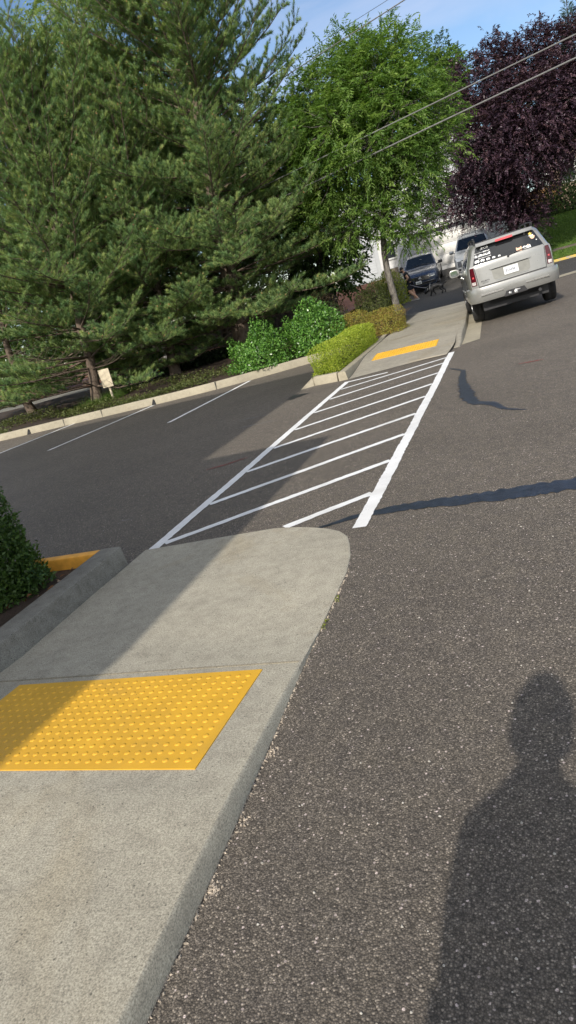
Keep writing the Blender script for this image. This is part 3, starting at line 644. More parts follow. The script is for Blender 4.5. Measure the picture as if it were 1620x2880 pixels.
# ---- shrubs
M['leaf_rhodo']=foliage('glossy_shrub_leaf',[(.035,.10,.018),(.07,.175,.028),(.115,.26,.04),(.20,.36,.075)],.25,.30,1.5,.5)
M['leaf_box']=foliage('boxwood_leaf',[(.135,.195,.022),(.24,.32,.03),(.35,.43,.045),(.46,.50,.085)],.35,.4,1.6)
M['leaf_rust']=foliage('rusty_hedge_leaf',[(.20,.11,.05),(.27,.18,.05),(.29,.28,.05),(.37,.38,.08)],.3,.5,2.2)
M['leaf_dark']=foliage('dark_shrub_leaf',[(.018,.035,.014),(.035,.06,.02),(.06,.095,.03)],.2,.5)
M['leaf_olive']=foliage('olive_mound_leaf',[(.05,.07,.02),(.085,.105,.03),(.13,.145,.05)],.25,.5)
M['leaf_yellow']=foliage('yellow_green_leaf',[(.14,.18,.02),(.24,.28,.04),(.36,.38,.08)],.35,.5)
M['leaf_near']=foliage('near_shrub_leaf',[(.035,.07,.016),(.06,.115,.024),(.10,.165,.04)],.3,.4)
def bush(label,c,rad,mat,seed,L,W,n,p=2.0,name='shrub',cat='shrub',group='shrubs along the kerbs',rough=.12,poke=0,flat=False,bmat=None):
    """superellipsoid mound of leaves around stems; p>2 is boxier (clipped)"""
    r=np.random.default_rng(seed); root=thing(name,label,cat,(c[0],c[1],c[2]),0,group); rx,ry,rz=rad
    u=unit(r.normal(0,1,(n,3))); u[:,2]=np.abs(u[:,2])*np.where(r.random(n)<.86,1,-.35)
    k=(np.abs(u[:,0])**p+np.abs(u[:,1])**p+np.abs(u[:,2])**p)**(-1/p)
    bump=1+rough*(np.sin(u[:,0]*5+seed)+np.sin(u[:,1]*6+2*seed)+np.sin(u[:,2]*7+u[:,0]*4))/1.7
    depth=1-.45*r.random(n)**1.9
    P=u*(k*bump*depth)[:,None]*np.array([rx,ry,rz]); P[:,2]+=rz*.42*0+ .0
    P[:,2]=P[:,2]*.92+rz*.08; P[:,2]=np.where(P[:,2]<.02,.02+r.random(n)*.08,P[:,2])
    Nn=unit(u*np.array([1/rx,1/ry,1/rz])); D=Nn*.5+r.normal(0,.7,(n,3))+np.array([0,0,.25]); N=Nn+r.normal(0,.5,(n,3))+np.array([0,0,.3])
    if poke:
        q=r.integers(0,n,poke); ax=unit(Nn[q]*.5+np.array([0,0,1.])); 
        for j in range(7):
            P=np.concatenate([P,P[q]+ax*(j*L*.45)]); D=np.concatenate([D,ax*.6+r.normal(0,.6,(poke,3))]); N=np.concatenate([N,ax+r.normal(0,.5,(poke,3))])
    leaves('foliage',P,D,N,L*r.uniform(.6,1.2,len(P)),W*r.uniform(.7,1.2,len(P)),mat,root,.15,tint=r.random(len(P)))
    lines=[]
    for i in range(26):
        a=r.uniform(0,6.28); q=np.array([rx*math.cos(a)*r.uniform(.3,.85),ry*math.sin(a)*r.uniform(.3,.85),rz*r.uniform(.4,.85)]); b0=q*np.array([.25,.25,0])
        lines.append((np.array([b0,(b0+q)/2+np.array([0,0,.08*rz]),q]),np.array([.014,.009,.004])*max(.5,min(1.6,rz))))
    tubesfast('stems',lines,bmat or M['bark_dark'],root,5); return root
bush('glossy green shrub spilling over the far kerb, lower and left of its twin',(-6.55,17.15,.17),(.78,.62,.88),M['leaf_rhodo'],51,.078,.042,6000,2.3,poke=110,rough=.22)
bush('taller glossy green shrub right of its twin, against the yellow green hedge',(-5.2,17.95,.18),(.92,.76,1.14),M['leaf_rhodo'],52,.078,.042,8000,2.2,poke=140,rough=.2)
bush('clipped yellow green hedge along the island kerb beside the crossing',(-3.68,15.05,.10),(.30,2.35,.56),M['leaf_box'],53,.030,.020,26000,6,'hedge','hedge','clipped hedges on the island',.06)
bush('clipped rusty red hedge at the far end of the island by the tree trunk',(-3.48,19.0,.12),(.50,.75,.64),M['leaf_rust'],54,.034,.020,11000,3.5,'hedge','hedge','clipped hedges on the island',.11)
bush('clipped olive and rust hedge behind the yellow green one',(-4.42,18.6,.15),(.62,.95,.72),M['leaf_rust'],55,.034,.020,12000,3.5,'hedge','hedge','clipped hedges on the island',.11)
bush('rounded olive green mound left of the grey street tree trunk',(-4.42,22.6,.25),(.58,.6,1.25),M['leaf_olive'],56,.05,.028,8000,2.2)
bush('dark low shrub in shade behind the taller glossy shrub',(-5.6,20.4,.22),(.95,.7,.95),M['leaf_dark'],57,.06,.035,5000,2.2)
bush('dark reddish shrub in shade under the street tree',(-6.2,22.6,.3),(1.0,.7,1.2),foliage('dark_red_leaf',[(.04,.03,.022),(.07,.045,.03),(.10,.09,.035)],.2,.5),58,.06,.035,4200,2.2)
bush('yellow green loose shrub at the corner of the grey house behind the trunk',(-6.0,35.9,.05),(.85,.7,1.75),M['leaf_yellow'],59,.09,.055,3600,2.2)
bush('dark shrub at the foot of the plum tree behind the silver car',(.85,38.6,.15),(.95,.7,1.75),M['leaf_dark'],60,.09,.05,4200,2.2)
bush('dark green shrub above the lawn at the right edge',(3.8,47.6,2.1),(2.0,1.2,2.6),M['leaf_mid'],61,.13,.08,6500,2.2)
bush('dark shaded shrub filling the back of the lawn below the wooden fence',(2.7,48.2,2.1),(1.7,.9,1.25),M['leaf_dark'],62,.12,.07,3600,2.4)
bush('near dark green shrub in the planter at the left edge of the foreground',(-4.27,3.74,.04),(.62,.50,.90),M['leaf_near'],63,.042,.021,19000,2.2,poke=320,rough=.14)
# ---- ground cover
def ivy():
    r=np.random.default_rng(71); n=15000; x=r.uniform(-21,-6.2,n); K=np.array(FARK); y0=np.interp(x,K[:,0],K[:,1])+.2; y=y0+r.random(n)**1.5*3.6
    keep=(np.sin(x*1.9)+np.sin(x*.8+y*2.1)+.9*np.sin(y*3+x))>-.75
    x,y=x[keep],y[keep]; n=len(x); P=np.stack([x,y,bedz(x,y)+r.uniform(.01,.14,n)],1); D=r.normal(0,1,(n,3))*np.array([1,1,.35]); N=np.array([0,-.25,1.])+r.normal(0,.4,(n,3))
    o=leaves('ivy',P,D,N,r.uniform(.04,.085,n),r.uniform(.03,.06,n),M['leaf_olive'],None); tag(o,'low ivy and weeds covering the bed behind the far kerb','ground cover',None,'stuff')
ivy()
def lowhedge():
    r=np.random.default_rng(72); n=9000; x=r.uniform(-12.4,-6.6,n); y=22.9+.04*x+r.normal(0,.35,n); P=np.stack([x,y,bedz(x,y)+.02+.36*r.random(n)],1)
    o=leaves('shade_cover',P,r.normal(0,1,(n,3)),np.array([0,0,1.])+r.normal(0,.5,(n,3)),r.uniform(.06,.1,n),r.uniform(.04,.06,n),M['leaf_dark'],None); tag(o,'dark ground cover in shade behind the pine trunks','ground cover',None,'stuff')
lowhedge()
def grasspatch(name,label,x0,x1,y0,y1,zf,n,h,seed):
    r=np.random.default_rng(seed); x=r.uniform(x0,x1,n); y=r.uniform(y0,y1,n); P=np.stack([x,y,zf(x,y)],1); D=np.array([0,0,1.])+r.normal(0,.35,(n,3)); S=unit(r.normal(0,1,(n,3))*np.array([1,1,0]))
    w=.006*(1+(y0>30)*2.5); V=np.stack([P-S*w,P+S*w,P+D*(h*r.uniform(.5,1.2,n))[:,None]],1).reshape(-1,3)
    o=fastmesh(name,V,3,n,M['grass'],None); tag(o,label,'grass',None,'stuff')
M['grass']=foliage('grass_blades',[(.05,.10,.02),(.10,.18,.03),(.18,.26,.06)],.35,.5,1.2)
grasspatch('grass','green grass around the post of the blank sign',-13.6,-11.9,18.2,19.6,bedz,2600,.2,73)
grasspatch('lawn_grass','mown lawn climbing behind the yellow kerb',1.0,5.5,41,48,lawnz,26000,.06,74)
grasspatch('verge_grass','grass strip between the yellow kerb and the rocks',.6,5.5,37.95,40.2,lambda x,y:tz(x,y)+.14,9000,.06,75)
def litter():
    r=np.random.default_rng(76); n=170; x=r.uniform(-4.3,-3.36,n); y=r.uniform(2.0,4.1,n); P=np.stack([x,y,.062+r.random(n)*.03],1)
    o=leaves('leaf_litter',P,r.normal(0,1,(n,3))*np.array([1,1,.25]),np.array([0,0,1.])+r.normal(0,.4,(n,3)),r.uniform(.025,.075,n),r.uniform(.015,.035,n),foliage('dead_leaf',[(.10,.05,.025),(.24,.12,.05),(.36,.30,.22)],.1,.7),None)
    tag(o,'dry leaves and bark bits lying in the near planter','leaf litter',None,'stuff')
litter()
def weeds():
    r=np.random.default_rng(77); n=60; yy=r.choice([2.95,3.25,3.0],n)+r.normal(0,.03,n); P=np.stack([xr_slab(yy)+.02+np.abs(r.normal(0,.008,n)),yy,np.full(n,.003)],1)
    o=leaves('kerb_weeds',P,r.normal(0,.6,(n,3))+np.array([0,0,.8]),r.normal(0,1,(n,3)),r.uniform(.008,.02,n),.005,M['leaf_yellow'],None); tag(o,'tiny weeds in the joint beside the concrete walk','weeds',None,'stuff')
weeds()
# ------------------------------------------------------------ CARS
def paint(name,c,metal=.35,rough=.32,coat=.8):
    m=NT(name); co=m.co(); n=m.noise(co,2.2,4); d=m.noise(co,55,2)
    x=m.ramp(n,[(.3,tuple(k*.93 for k in c)),(.7,tuple(min(1,k*1.05) for k in c))]); rr=m.ramp(d,[(.3,(rough*.85,)*3),(.7,(rough*1.2,)*3)])
    m.bsdf(x,rr,None,Metallic=metal,Coat_Weight=coat,Coat_Roughness=.06); return m.m
def glassmat(name,c=(.010,.012,.014),r=.04): 
    m=NT(name); m.bsdf(c,r,None,Specular_IOR_Level=.55,Coat_Weight=.3,Coat_Roughness=.03); return m.m
M['silver']=paint('silver_paint',(.272,.273,.262),.4)
M['navy']=paint('navy_paint',(.030,.045,.085),.3,.25)
M['pearl']=paint('pale_silver_paint',(.42,.45,.48),.3,.3)
M['glass']=glassmat('tinted_glass'); M['tire']=simple('tyre_rubber',(.022,.022,.023),.85,var=.3,nscale=20,bump=.5,bscale=60)
M['rim']=simple('alloy_rim',(.45,.45,.45),.3,.8); M['black']=simple('black_plastic',(.018,.018,.02),.55,var=.3)
M['chrome']=simple('bright_chrome',(.75,.75,.75),.12,1.0,var=.04)
M['redlens']=simple('red_lens',(.060,.004,.008),.15,var=.4,nscale=16,coat=.2); M['brakelens']=simple('pink_red_lens',(.55,.06,.07),.15,var=.2,coat=.6)
M['clearlens']=simple('clear_lens',(.55,.5,.48),.12,.2,var=.35,nscale=30,coat=.8); M['platew']=simple('plate_white',(.72,.74,.74),.4,var=.05)
M['ink']=simple('plate_ink',(.02,.03,.09),.5); M['stick']=simple('white_vinyl',(.80,.80,.78),.5,var=.05); M['darkvinyl']=simple('dark_lettering',(.07,.07,.07),.5)
M['peach']=simple('peach_vinyl',(.75,.48,.33),.5,var=.2,nscale=60); M['yellowv']=simple('yellow_vinyl',(.75,.55,.12),.5); M['orangev']=simple('orange_vinyl',(.65,.25,.10),.5)
M['headlamp']=simple('headlamp_lens',(.10,.11,.13),.06,.4,var=.6,nscale=25,coat=1)
class Car:
    """body = ring of points (half outline mirrored) swept along y, tail at y=0, nose at y=L"""
    def __init__(s,L,top,belt,half,tumble,sill,arches,yr,yf,side_win,ws):
        s.L=L;s.top=top;s.beltp=belt;s.half=half;s.tum=tumble;s.sill=sill;s.arch=arches;s.yr=yr;s.yf=yf;s.side_win=side_win;s.ws=ws
    def I(s,tab,v): return float(np.interp(v,[a for a,b in tab],[b for a,b in tab]))
    def lev(s,y):
        zt=s.I(s.top,y); wb=s.I(s.half,y); z3=min(s.I(s.beltp,y),zt-.045); z0=s.I(s.sill,y)
        for (ya,Ra,za) in s.arch:
            d=abs(y-ya)
            if d<Ra: z0=max(z0,za+math.sqrt(Ra*Ra-d*d))
        z0=min(z0,z3-.06); h=zt-z3
        z=[z0,z0+(z3-z0)*.18,z0+(z3-z0)*.45,z0+(z3-z0)*.78,z3,z3+.07*h,z3+.84*h,z3+.95*h]
        w=[wb*.965,wb*.99,wb,wb*.997,wb*.972]
        for k in (5,6,7): w.append(w[4]-s.tum*(z[k]-z3)-(.012 if k==5 else .018 if k==6 else .055))
        return np.array(z),np.array(w),zt
    def yoff(s,y,z):
        t=y/s.L; return s.I(s.yr,z)*(1-t)**7-s.I(s.yf,z)*t**9
    def ring(s,y):
        z,w,zt=s.lev(y); fr=np.array([-.95,-.5,0,.5,.95]); tot=[]
        for k in range(8): tot.append((-w[k],z[k]))
        for f in fr: tot.append((f*w[7],zt-(zt-z[7])*abs(f)**3*.8))
        for k in range(7,-1,-1): tot.append((w[k],z[k]))
        return np.array([(x,y+s.yoff(y,zz),zz) for x,zz in tot])
    def wat(s,end,zq):
        z,w,zt=s.lev(0 if end=='r' else s.L); return float(np.interp(zq,z,w))
    def P(s,end,x,z,off=0):
        """a point on the tail or nose"""
        w=s.wat(end,z); f=min(1,abs(x)/max(w,1e-3)); y0=0 if end=='r' else s.L
        b=(s.rb if end=='r' else s.fb)*(1-f**4)
        y=y0+s.yoff(y0,z); sg=-1 if end=='r' else 1
        return (x,y+sg*(b+off),z)
    rb=.07; fb=.16
    def build(s,root,mat):
        ys=sorted(set(np.round(np.r_[np.linspace(0,s.L,46),[0.03,s.L-.03],[a+d*r for a,r,_ in s.arch for d in (-1,-.92,-.7,-.4,0,.4,.7,.92,1)],[v for q in s.side_win for v in q],list(s.ws)],4)))
        rings=[s.ring(y) for y in ys]; n=len(rings[0]); V=np.concatenate(rings); body=[];win=[];wsf=[]
        for i in range(len(ys)-1):
            ym=(ys[i]+ys[i+1])/2
            for j in range(n-1):
                f=(i*n+j,i*n+j+1,(i+1)*n+j+1,(i+1)*n+j)
                if j in (5,14) and any(a<ym<b for a,b in s.side_win): win.append(f)
                elif 8<=j<=11 and s.ws[0]<ym<s.ws[1]: wsf.append(f)
                else: body.append(f)
        V=list(map(tuple,V)); 
        for end in 'rf':
            y0=0 if end=='r' else s.L; z,w,zt=s.lev(y0); b=len(V); zz=np.unique(np.r_[np.linspace(z[0],z[7],14),z]); nf=17
            for q in zz:
                wq=float(np.interp(q,z,w))
                for f in np.linspace(-1,1,nf): V.append(s.P(end,f*wq,q))
            for f in np.linspace(-1,1,nf): 
                p=s.P(end,f*w[7],z[7]); V.append((p[0],p[1]+(.02 if end=='r' else -.02),zt-(zt-z[7])*abs(f)**3))
            for a in range(len(zz)):
                for c in range(nf-1): 
                    g=(b+a*nf+c,b+a*nf+c+1,b+(a+1)*nf+c+1,b+(a+1)*nf+c); body.append(g if end=='r' else g[::-1])
        def sub(name,F,mt,par):
            us=sorted({i for f in F for i in f}); mp={u:i for i,u in enumerate(us)}
            o=mk(name,[V[u] for u in us],[tuple(mp[i] for i in f)[::-1] for f in F],mt,par,ang=38); return o
        bm_=bmesh.new(); b=sub('body',body,mat,root)
        bm_.from_mesh(b.data); bmesh.ops.remove_doubles(bm_,verts=bm_.verts,dist=.0005); bmesh.ops.recalc_face_normals(bm_,faces=bm_.faces); bm_.to_mesh(b.data); bm_.free(); b.data.set_sharp_from_angle(angle=R(35))
        nv=len(V)
        sub('side_window',[f for f in win if V[f[0]][0]<0],M['glass'],root); sub('side_window',[f for f in win if V[f[0]][0]>0],M['glass'],root)
        sub('windscreen',wsf,M['glass'],root)
        # dark underside
        ub=MB(); w0=s.lev(s.L/2)[1][0]-.06; ub.box(-w0+.14,w0-.14,.25,s.L-.25,.24,.5); ub.box(-w0,w0,.3,s.L-.3,.48,.60)
        ub.build('underbody',M['black'],root)
    def patch(s,name,end,xl,xr,z0,z1,off,mat,par,nx=8,nz=6,th=.012):
        """a panel lying on tail or nose; xl/xr functions of z or numbers"""
        fx=lambda q,z: q(z) if callable(q) else q
        V=[];
        for o_ in (off,off-th):
            for i in range(nz+1):
                z=z0+(z1-z0)*i/nz; a,b=fx(xl,z),fx(xr,z)
                for j in range(nx+1): V.append(s.P(end,a+(b-a)*j/nx,z,o_))
        N=(nx+1)*(nz+1); F=[tuple(f) for f in grid(nz+1,nx+1)]
        bd=[j for j in range(nx+1)]+[i*(nx+1)+nx for i in range(1,nz+1)]+[nz*(nx+1)+j for j in range(nx-1,-1,-1)]+[i*(nx+1) for i in range(nz-1,0,-1)]
        F+= [(bd[k],bd[(k+1)%len(bd)],bd[(k+1)%len(bd)]+N,bd[k]+N) for k in range(len(bd))]
        o=mk(name,V,F,mat,par,ang=40); bm=bmesh.new(); bm.from_mesh(o.data)
        for f in bm.faces:
            pass
        bmesh.ops.recalc_face_normals(bm,faces=bm.faces)
        sgn=-1 if end=='r' else 1
        if sum(f.normal.y*f.calc_area() for f in bm.faces)*sgn<0: bmesh.ops.reverse_faces(bm,faces=bm.faces)
        bm.to_mesh(o.data); bm.free(); return o
    def sweepbar(s,name,end,path,prof,mat,par):
        """bumper: profile (outward,z) swept along a plan path of (x,y)"""
        P=smooth_path(path,44); T=np.gradient(P,axis=0); T/=np.linalg.norm(T,axis=1)[:,None]; N=np.stack([T[:,1],-T[:,0]],1)
        if end=='f': N=-N
        V=[(p[0]+n[0]*o,p[1]+n[1]*o,z) for p,n in zip(P,N) for o,z in prof]; m=len(prof)
        F=[(i*m+j,i*m+(j+1)%m,(i+1)*m+(j+1)%m,(i+1)*m+j) for i in range(len(P)-1) for j in range(m)]+[tuple(range(m)),tuple((len(P)-1)*m+j for j in range(m))]
        o=mk(name,V,F,mat,par,ang=35); bm=bmesh.new(); bm.from_mesh(o.data); bmesh.ops.recalc_face_normals(bm,faces=bm.faces); bm.to_mesh(o.data); bm.free(); return o
def wheel(root,x,y,r,w,rim=.62,steer=0):
    h=bpy.data.objects.new('wheel',None); COL.objects.link(h); h.parent=root; h.location=(x,y,r); h.rotation_euler=(0,0,steer); h.empty_display_size=.1
    sg=1 if x>0 else -1; q=w/2
    V,F=lathe([(r*rim,-q*.8),(r*.80,-q),(r*.94,-q*.96),(r*.985,-q*.8),(r,-q*.55),(r,-q*.2),(r*.99,-q*.17),(r*.99,q*.17-.0),(r,q*.2),(r,q*.55),(r*.985,q*.8),(r*.94,q*.96),(r*.80,q),(r*rim,q*.8)],40)
    mk('tyre',V,[f[::-1] for f in F],M['tire'],h,ang=50)
    mb=MB(); V,F=lathe([(r*.61,-q*.6),(r*.62,q*.55),(r*.60,q*.82),(r*.55,q*.86),(r*.53,q*.5),(r*.12,q*.45),(.001,q*.45)],30); mb.add([(a*sg,b,c) for a,b,c in V],F)
    for k in range(5):
        a=2*PI*k/5; c,s_=math.cos(a),math.sin(a); B=[]
        for xx in (q*.5,q*.78):
            for rr,ww in ((.08*r,.13*r),(.58*r,.075*r)):
                for e in (-1,1): B.append((xx*sg,rr*c-e*ww*s_,rr*s_+e*ww*c))
        mb.add(B,[(0,1,3,2),(4,6,7,5),(0,4,5,1),(2,3,7,6),(0,2,6,4),(1,5,7,3)])
    V,F=lathe([(.13*r,q*.45),(.13*r,q*.82),(.10*r,q*.86),(.001,q*.86)],16); mb.add([(a*sg,b,c) for a,b,c in V],F)
    mb.build('rim',M['rim'],h,ang=30); return h
def ontail(car,name,me,x,z,off,tilt,mat,par,end='r',sc=(1,1)):
    """lettering or sticker mesh (drawn in its own x,y) laid on the tail"""
    p=car.P(end,x,z,off); o=link(name,me,mat,par); o.location=p; o.rotation_euler=(R(90)-tilt,0,0 if end=='r' else PI); o.scale=(sc[0],sc[1],1); return o
def onglass(car,name,me,x,z,mat,par,th=.003):
    """a sticker bent to the curve of the rear window"""
    V=[car.P('r',x+v.co.x,z+v.co.y*.87,.0075+(th if v.co.z>.001 else 0)) for v in me.vertices]
    m2=meshdata(name,V,[tuple(p.vertices) for p in me.polygons]); return link(name,m2,mat,par)
def mirror(root,x,y,z,mat,sg,w=.22,h=.16,lookback=True):
    m=MB(); V=[];F=[]
    for yy,k in ((-.05,.86),(-.045,1),(.02,1),(.09,.7),(.12,.35)):
        for a in np.linspace(0,2*PI,20,endpoint=False):
            c,s_=math.cos(a),math.sin(a); V.append((x+sg*w*.5+k*w*.5*np.sign(c)*abs(c)**.6,y+yy,z+k*h*.5*np.sign(s_)*abs(s_)**.6))
    for l in range(4):
        for j in range(20): F.append((l*20+j,l*20+(j+1)%20,(l+1)*20+(j+1)%20,(l+1)*20+j))
    F+= [tuple(range(20))[::-1],tuple(80+j for j in range(20))]; m.add(V,F); m.box(min(x-sg*.10,x+sg*.04),max(x-sg*.10,x+sg*.04),y-.02,y+.05,z-.07,z-.03)
    o=m.build('mirror',mat,root,ang=40)
    g=[(x+sg*w*.5+.86*w*.44*np.sign(math.cos(a))*abs(math.cos(a))**.6,y-.053,z+.86*h*.44*np.sign(math.sin(a))*abs(math.sin(a))**.6) for a in np.linspace(0,2*PI,20,endpoint=False)]
    mk('mirror_glass',g,[tuple(range(20))],M['mirrorglass'],o); return o
M['mirrorglass']=simple('mirror_glass',(.42,.46,.48),.03,1.0,var=.03)
# ---- the silver estate seen from behind
def silver():
    root=thing('parked_car','silver sport utility car seen from behind at the kerb, stickers on its rear window','car',(-.05,16.3,.07),R(6.4)); root.rotation_euler=(0,R(-2.5),R(6.4))
    c=Car(4.72,[(0,1.66),(.15,1.685),(.9,1.715),(1.8,1.72),(2.55,1.68),(2.85,1.60),(3.45,1.18),(3.6,1.13),(4.3,1.04),(4.72,.93)],[(0,1.22),(1,1.20),(3.3,1.12),(4.72,.93)],
          [(0,.865),(.12,.905),(.4,.93),(1,.935),(3.6,.935),(4.3,.90),(4.6,.83),(4.72,.76)],.40,[(0,.52),(.5,.42),(1,.38),(3.7,.38),(4.5,.42),(4.72,.46)],[(.98,.43,.37),(3.77,.43,.37)],
          [(0,.10),(.76,.07),(1.23,.10),(1.36,.17),(1.58,.30),(1.70,.38)],[(.4,.05),(.9,0),(1.0,.06),(1.2,.2)],[(.45,1.15),(1.22,1.95),(2.02,2.85)],(2.62,3.44))
    c.build(root,M['silver'])
    for x in (-.80,.80):
        for y in (.98,3.77): wheel(root,x,y,.375,.25)
    # tail
    W=lambda z: np.interp(z,[1.25,1.60],[.745,.615])
    gl=c.patch('rear_window','r',lambda z:-W(z),lambda z:W(z),1.262,1.598,.006,M['glass'],root,14,8)
    c.patch('rear_spoiler','r',lambda z:-.60,lambda z:.60,1.612,1.682,.10,M['silver'],root,14,3,.11)
    c.patch('high_brake_light','r',-.19,.17,1.602,1.645,.115,M['brakelens'],root,8,2,.03)
    gate=c.patch('tailgate','r',lambda z:-np.interp(z,[.78,1.25],[.705,.735]),lambda z:np.interp(z,[.78,1.25],[.705,.735]),.795,1.250,.012,M['silver'],root,16,10,.02)
    c.patch('gate_seam','r',-.715,.715,.775,.792,.004,M['black'],gate,12,1,.01)
    for sg in (-1,1):
        c.patch('gate_seam','r',(lambda z,sg=sg:sg*np.interp(z,[.78,1.25],[.712,.742])-.006),(lambda z,sg=sg:sg*np.interp(z,[.78,1.25],[.712,.742])+.006),.78,1.255,.005,M['black'],gate,2,6,.01)
        a=(lambda z,sg=sg:(sg*np.interp(z,[.84,1.22],[.745,.755]))); b=(lambda z,sg=sg: sg*c.wat('r',z)*.992)
        tl=c.patch('tail_light','r',a if sg>0 else b,b if sg>0 else a,.835,1.215,.012,M['redlens'],root,8,8,.03)
        a2=(lambda z,sg=sg:(sg*(.765))); b2=(lambda z,sg=sg: sg*.845)
        c.patch('reversing_lens','r',a2 if sg>0 else b2,b2 if sg>0 else a2,.85,.915,.018,M['clearlens'],tl,3,2,.012)
        c.patch('bright_lens','r',sg*.80-.018,sg*.80+.018,.99,1.025,.017,M['brakelens'],tl,2,2,.01)
    # number plate in its recess, lifting bar above it
    c.patch('plate_recess','r',lambda z:-np.interp(z,[.835,.87,1.075],[.34,.385,.40]),lambda z:np.interp(z,[.835,.87,1.075],[.34,.385,.40]),.835,1.075,.015,simple('recess_paint',(.22,.22,.20),.4,.3),gate,12,6,.012)
    for z0,z1,x in ((.832,.846,.345),):
        c.patch('recess_lip','r',-x,x,z0,z1,.030,M['silver'],gate,12,1,.03)
    c.patch('lift_bar','r',lambda z:-np.interp(z,[1.07,1.095,1.14],[.40,.435,.425]),lambda z:np.interp(z,[1.07,1.095,1.14],[.40,.435,.425]),.080+1,1.140,.046,M['silver'],gate,14,4,.05)
    c.patch('bar_shadow_gap','r',-.37,.37,1.061,1.079,.02,M['black'],gate,10,1,.01)
    pl=c.patch('number_plate','r',-.152,.152,.885,1.04,.030,M['platew'],root,6,3,.008)
    tl_=R(4)
    ontail(c,'lettering',text_mesh('BVA4941',.088),0,.957,.0315,tl_,M['ink'],pl,sc=(.70,1.18))
    ontail(c,'state_strip',text_mesh('.........',.05),0,1.022,.0315,tl_,M['redlens'],pl,sc=(1.1,.6))
    ontail(c,'badge',text_mesh('LIMITED',.036,.003),-.565,.845,.016,tl_,M['darkvinyl'],gate,sc=(1.05,1))
    mbk=MB(); 
    for i,wd in enumerate((.02,.022,.018,.03,.016,.02,.022)): 
        x=-.655+i*.027; mbk.box(x,x+wd*.75,-.013,.013,0,.003)
    ontail(c,'badge',meshdata('badge',mbk.V,mbk.F),0,.892,.016,tl_,M['darkvinyl'],gate)
    # rear bumper with chrome strips and hitch notch
    bp=c.sweepbar('rear_bumper','r',[(-.935,.56),(-.93,.25),(-.88,.08),(-.74,.01),(-.35,-.02),(.35,-.02),(.74,.01),(.88,.08),(.93,.25),(.935,.56)],[(-.10,.772),(.0,.778),(.045,.765),(.058,.71),(.058,.62),(.045,.51),(.02,.455),(-.06,.445)],M['silver'],root)
    for sg in (-1,1):
        m=MB(); x0,x1=(.24,.72) if sg>0 else (-.72,-.24); m.add([(x,(-.095 if abs(x)<.5 else -.080),z) for z in (.592,.616) for x in (x0,x1)]+[(x,-.03,z) for z in (.592,.616) for x in (x0,x1)],[(0,1,3,2),(0,4,5,1),(2,3,7,6),(1,5,7,3),(0,2,6,4)]); m.build('bumper_strip',M['chrome'],bp)
    m=MB(); m.add([(-.25,-.083,.44),(.25,-.083,.44),(.19,-.083,.555),(-.19,-.083,.555),(-.25,-.02,.43),(.25,-.02,.43),(.19,-.02,.555),(-.19,-.02,.555)],[(0,1,2,3),(0,4,5,1),(1,5,6,2),(2,6,7,3),(3,7,4,0)]); m.build('hitch_recess',M['black'],bp)
    m=MB(); m.box(-.035,.035,-.13,.1,.45,.505); m.box(-.15,-.09,-.105,0,.465,.51); m.box(-.02,.1,-.10,0,.505,.53); m.build('hitch',M['rim'],bp,bevel=.006)
    # exhaust, spare well under the tail
    m=MB(); m.tube([(.5,.0,.37),(.5,.4,.37)],.035,12); m.tube([(-.4,.6,.33),(.4,.6,.33)],.05,10); m.box(-.55,.45,.25,.8,.33,.50); m.build('silencer',M['black'],root)
    # roof rails, wiper, mirrors, handles
    for sg in (-1,1):
        m=MB(); m.tube([(sg*.60,.30,1.715),(sg*.61,.45,1.765),(sg*.615,1.3,1.785),(sg*.61,2.2,1.765),(sg*.60,2.35,1.71)],.016,8)
        for yy in (.4,1.3,2.25): m.box(sg*.61-.018,sg*.61+.018,yy-.05,yy+.05,1.68,1.77)
        m.build('roof_rail',M['black'],root)
        mirror(root,sg*.945,3.02,1.15,M['silver'],sg,.25,.19)
        for yy in (1.55,2.45): MB().box(sg*.935-.02,sg*.935+.02,yy,yy+.16,.99,1.02).build('door_handle',M['chrome'],root,bevel=.008)
        MB().box(min(sg*.925,sg*.952),max(sg*.925,sg*.952),1.45,3.3,.60,.67).build('side_moulding',M['silver'],root,bevel=.01)
        m=MB()
        for k in range(13):
            pass
        for yy in (1.2,2.0): MB().box(sg*.9-.03,sg*.9+.035,yy-.003,yy+.003,.45,1.1).build('door_seam',M['black'],root)
    m=MB(); q=[c.P('r',x,z,.022) for x,z in ((.0,1.25),(.12,1.27),(.40,1.305))]; m.tube(q,.010,6); m.tube([c.P('r',-.01,1.225,.02),c.P('r',.0,1.255,.03)],.022,8); m.build('rear_wiper',M['black'],root)
    for sg in (-1,1):
        p=c.P('r',sg*.42,1.595,.02); MB().box(p[0]-.018,p[0]+.018,p[1]-.02,p[1]+.03,p[2]-.05,p[2]+.035).build('window_hinge',M['black'],root,bevel=.006)
    # window stickers
    gt=R(30.5)
    def scribble(name,x,z,w,h,n,seed,mat=M['stick']):
        r=random.Random(seed); m=MB(); xx=0
        while xx<w:
            k=r.uniform(.6,1.2)*h*.55; hh=h*r.uniform(.55,1.0); y0=r.uniform(0,h*.15)
            m.box(xx,xx+k*.30,y0,y0+hh,0,.002)
            if r.random()<.8: m.box(xx+k*.30,xx+k*.8,y0+hh*r.choice([0,.4,.75]),y0+hh*r.choice([.2,.55])+hh*.25+hh*.2,0,.0018)
            xx+=k*1.05
        return onglass(c,name,meshdata(name,m.V,m.F),x,z,mat,gl)
    scribble('sticker_lettering',-.66,1.475,.28,.018,9,1); scribble('sticker_lettering',-.47,1.47,.13,.03,5,2)
    scribble('sticker_lettering',-.68,1.40,.34,.055,5,3); scribble('sticker_lettering',-.66,1.395,.30,.04,5,7)
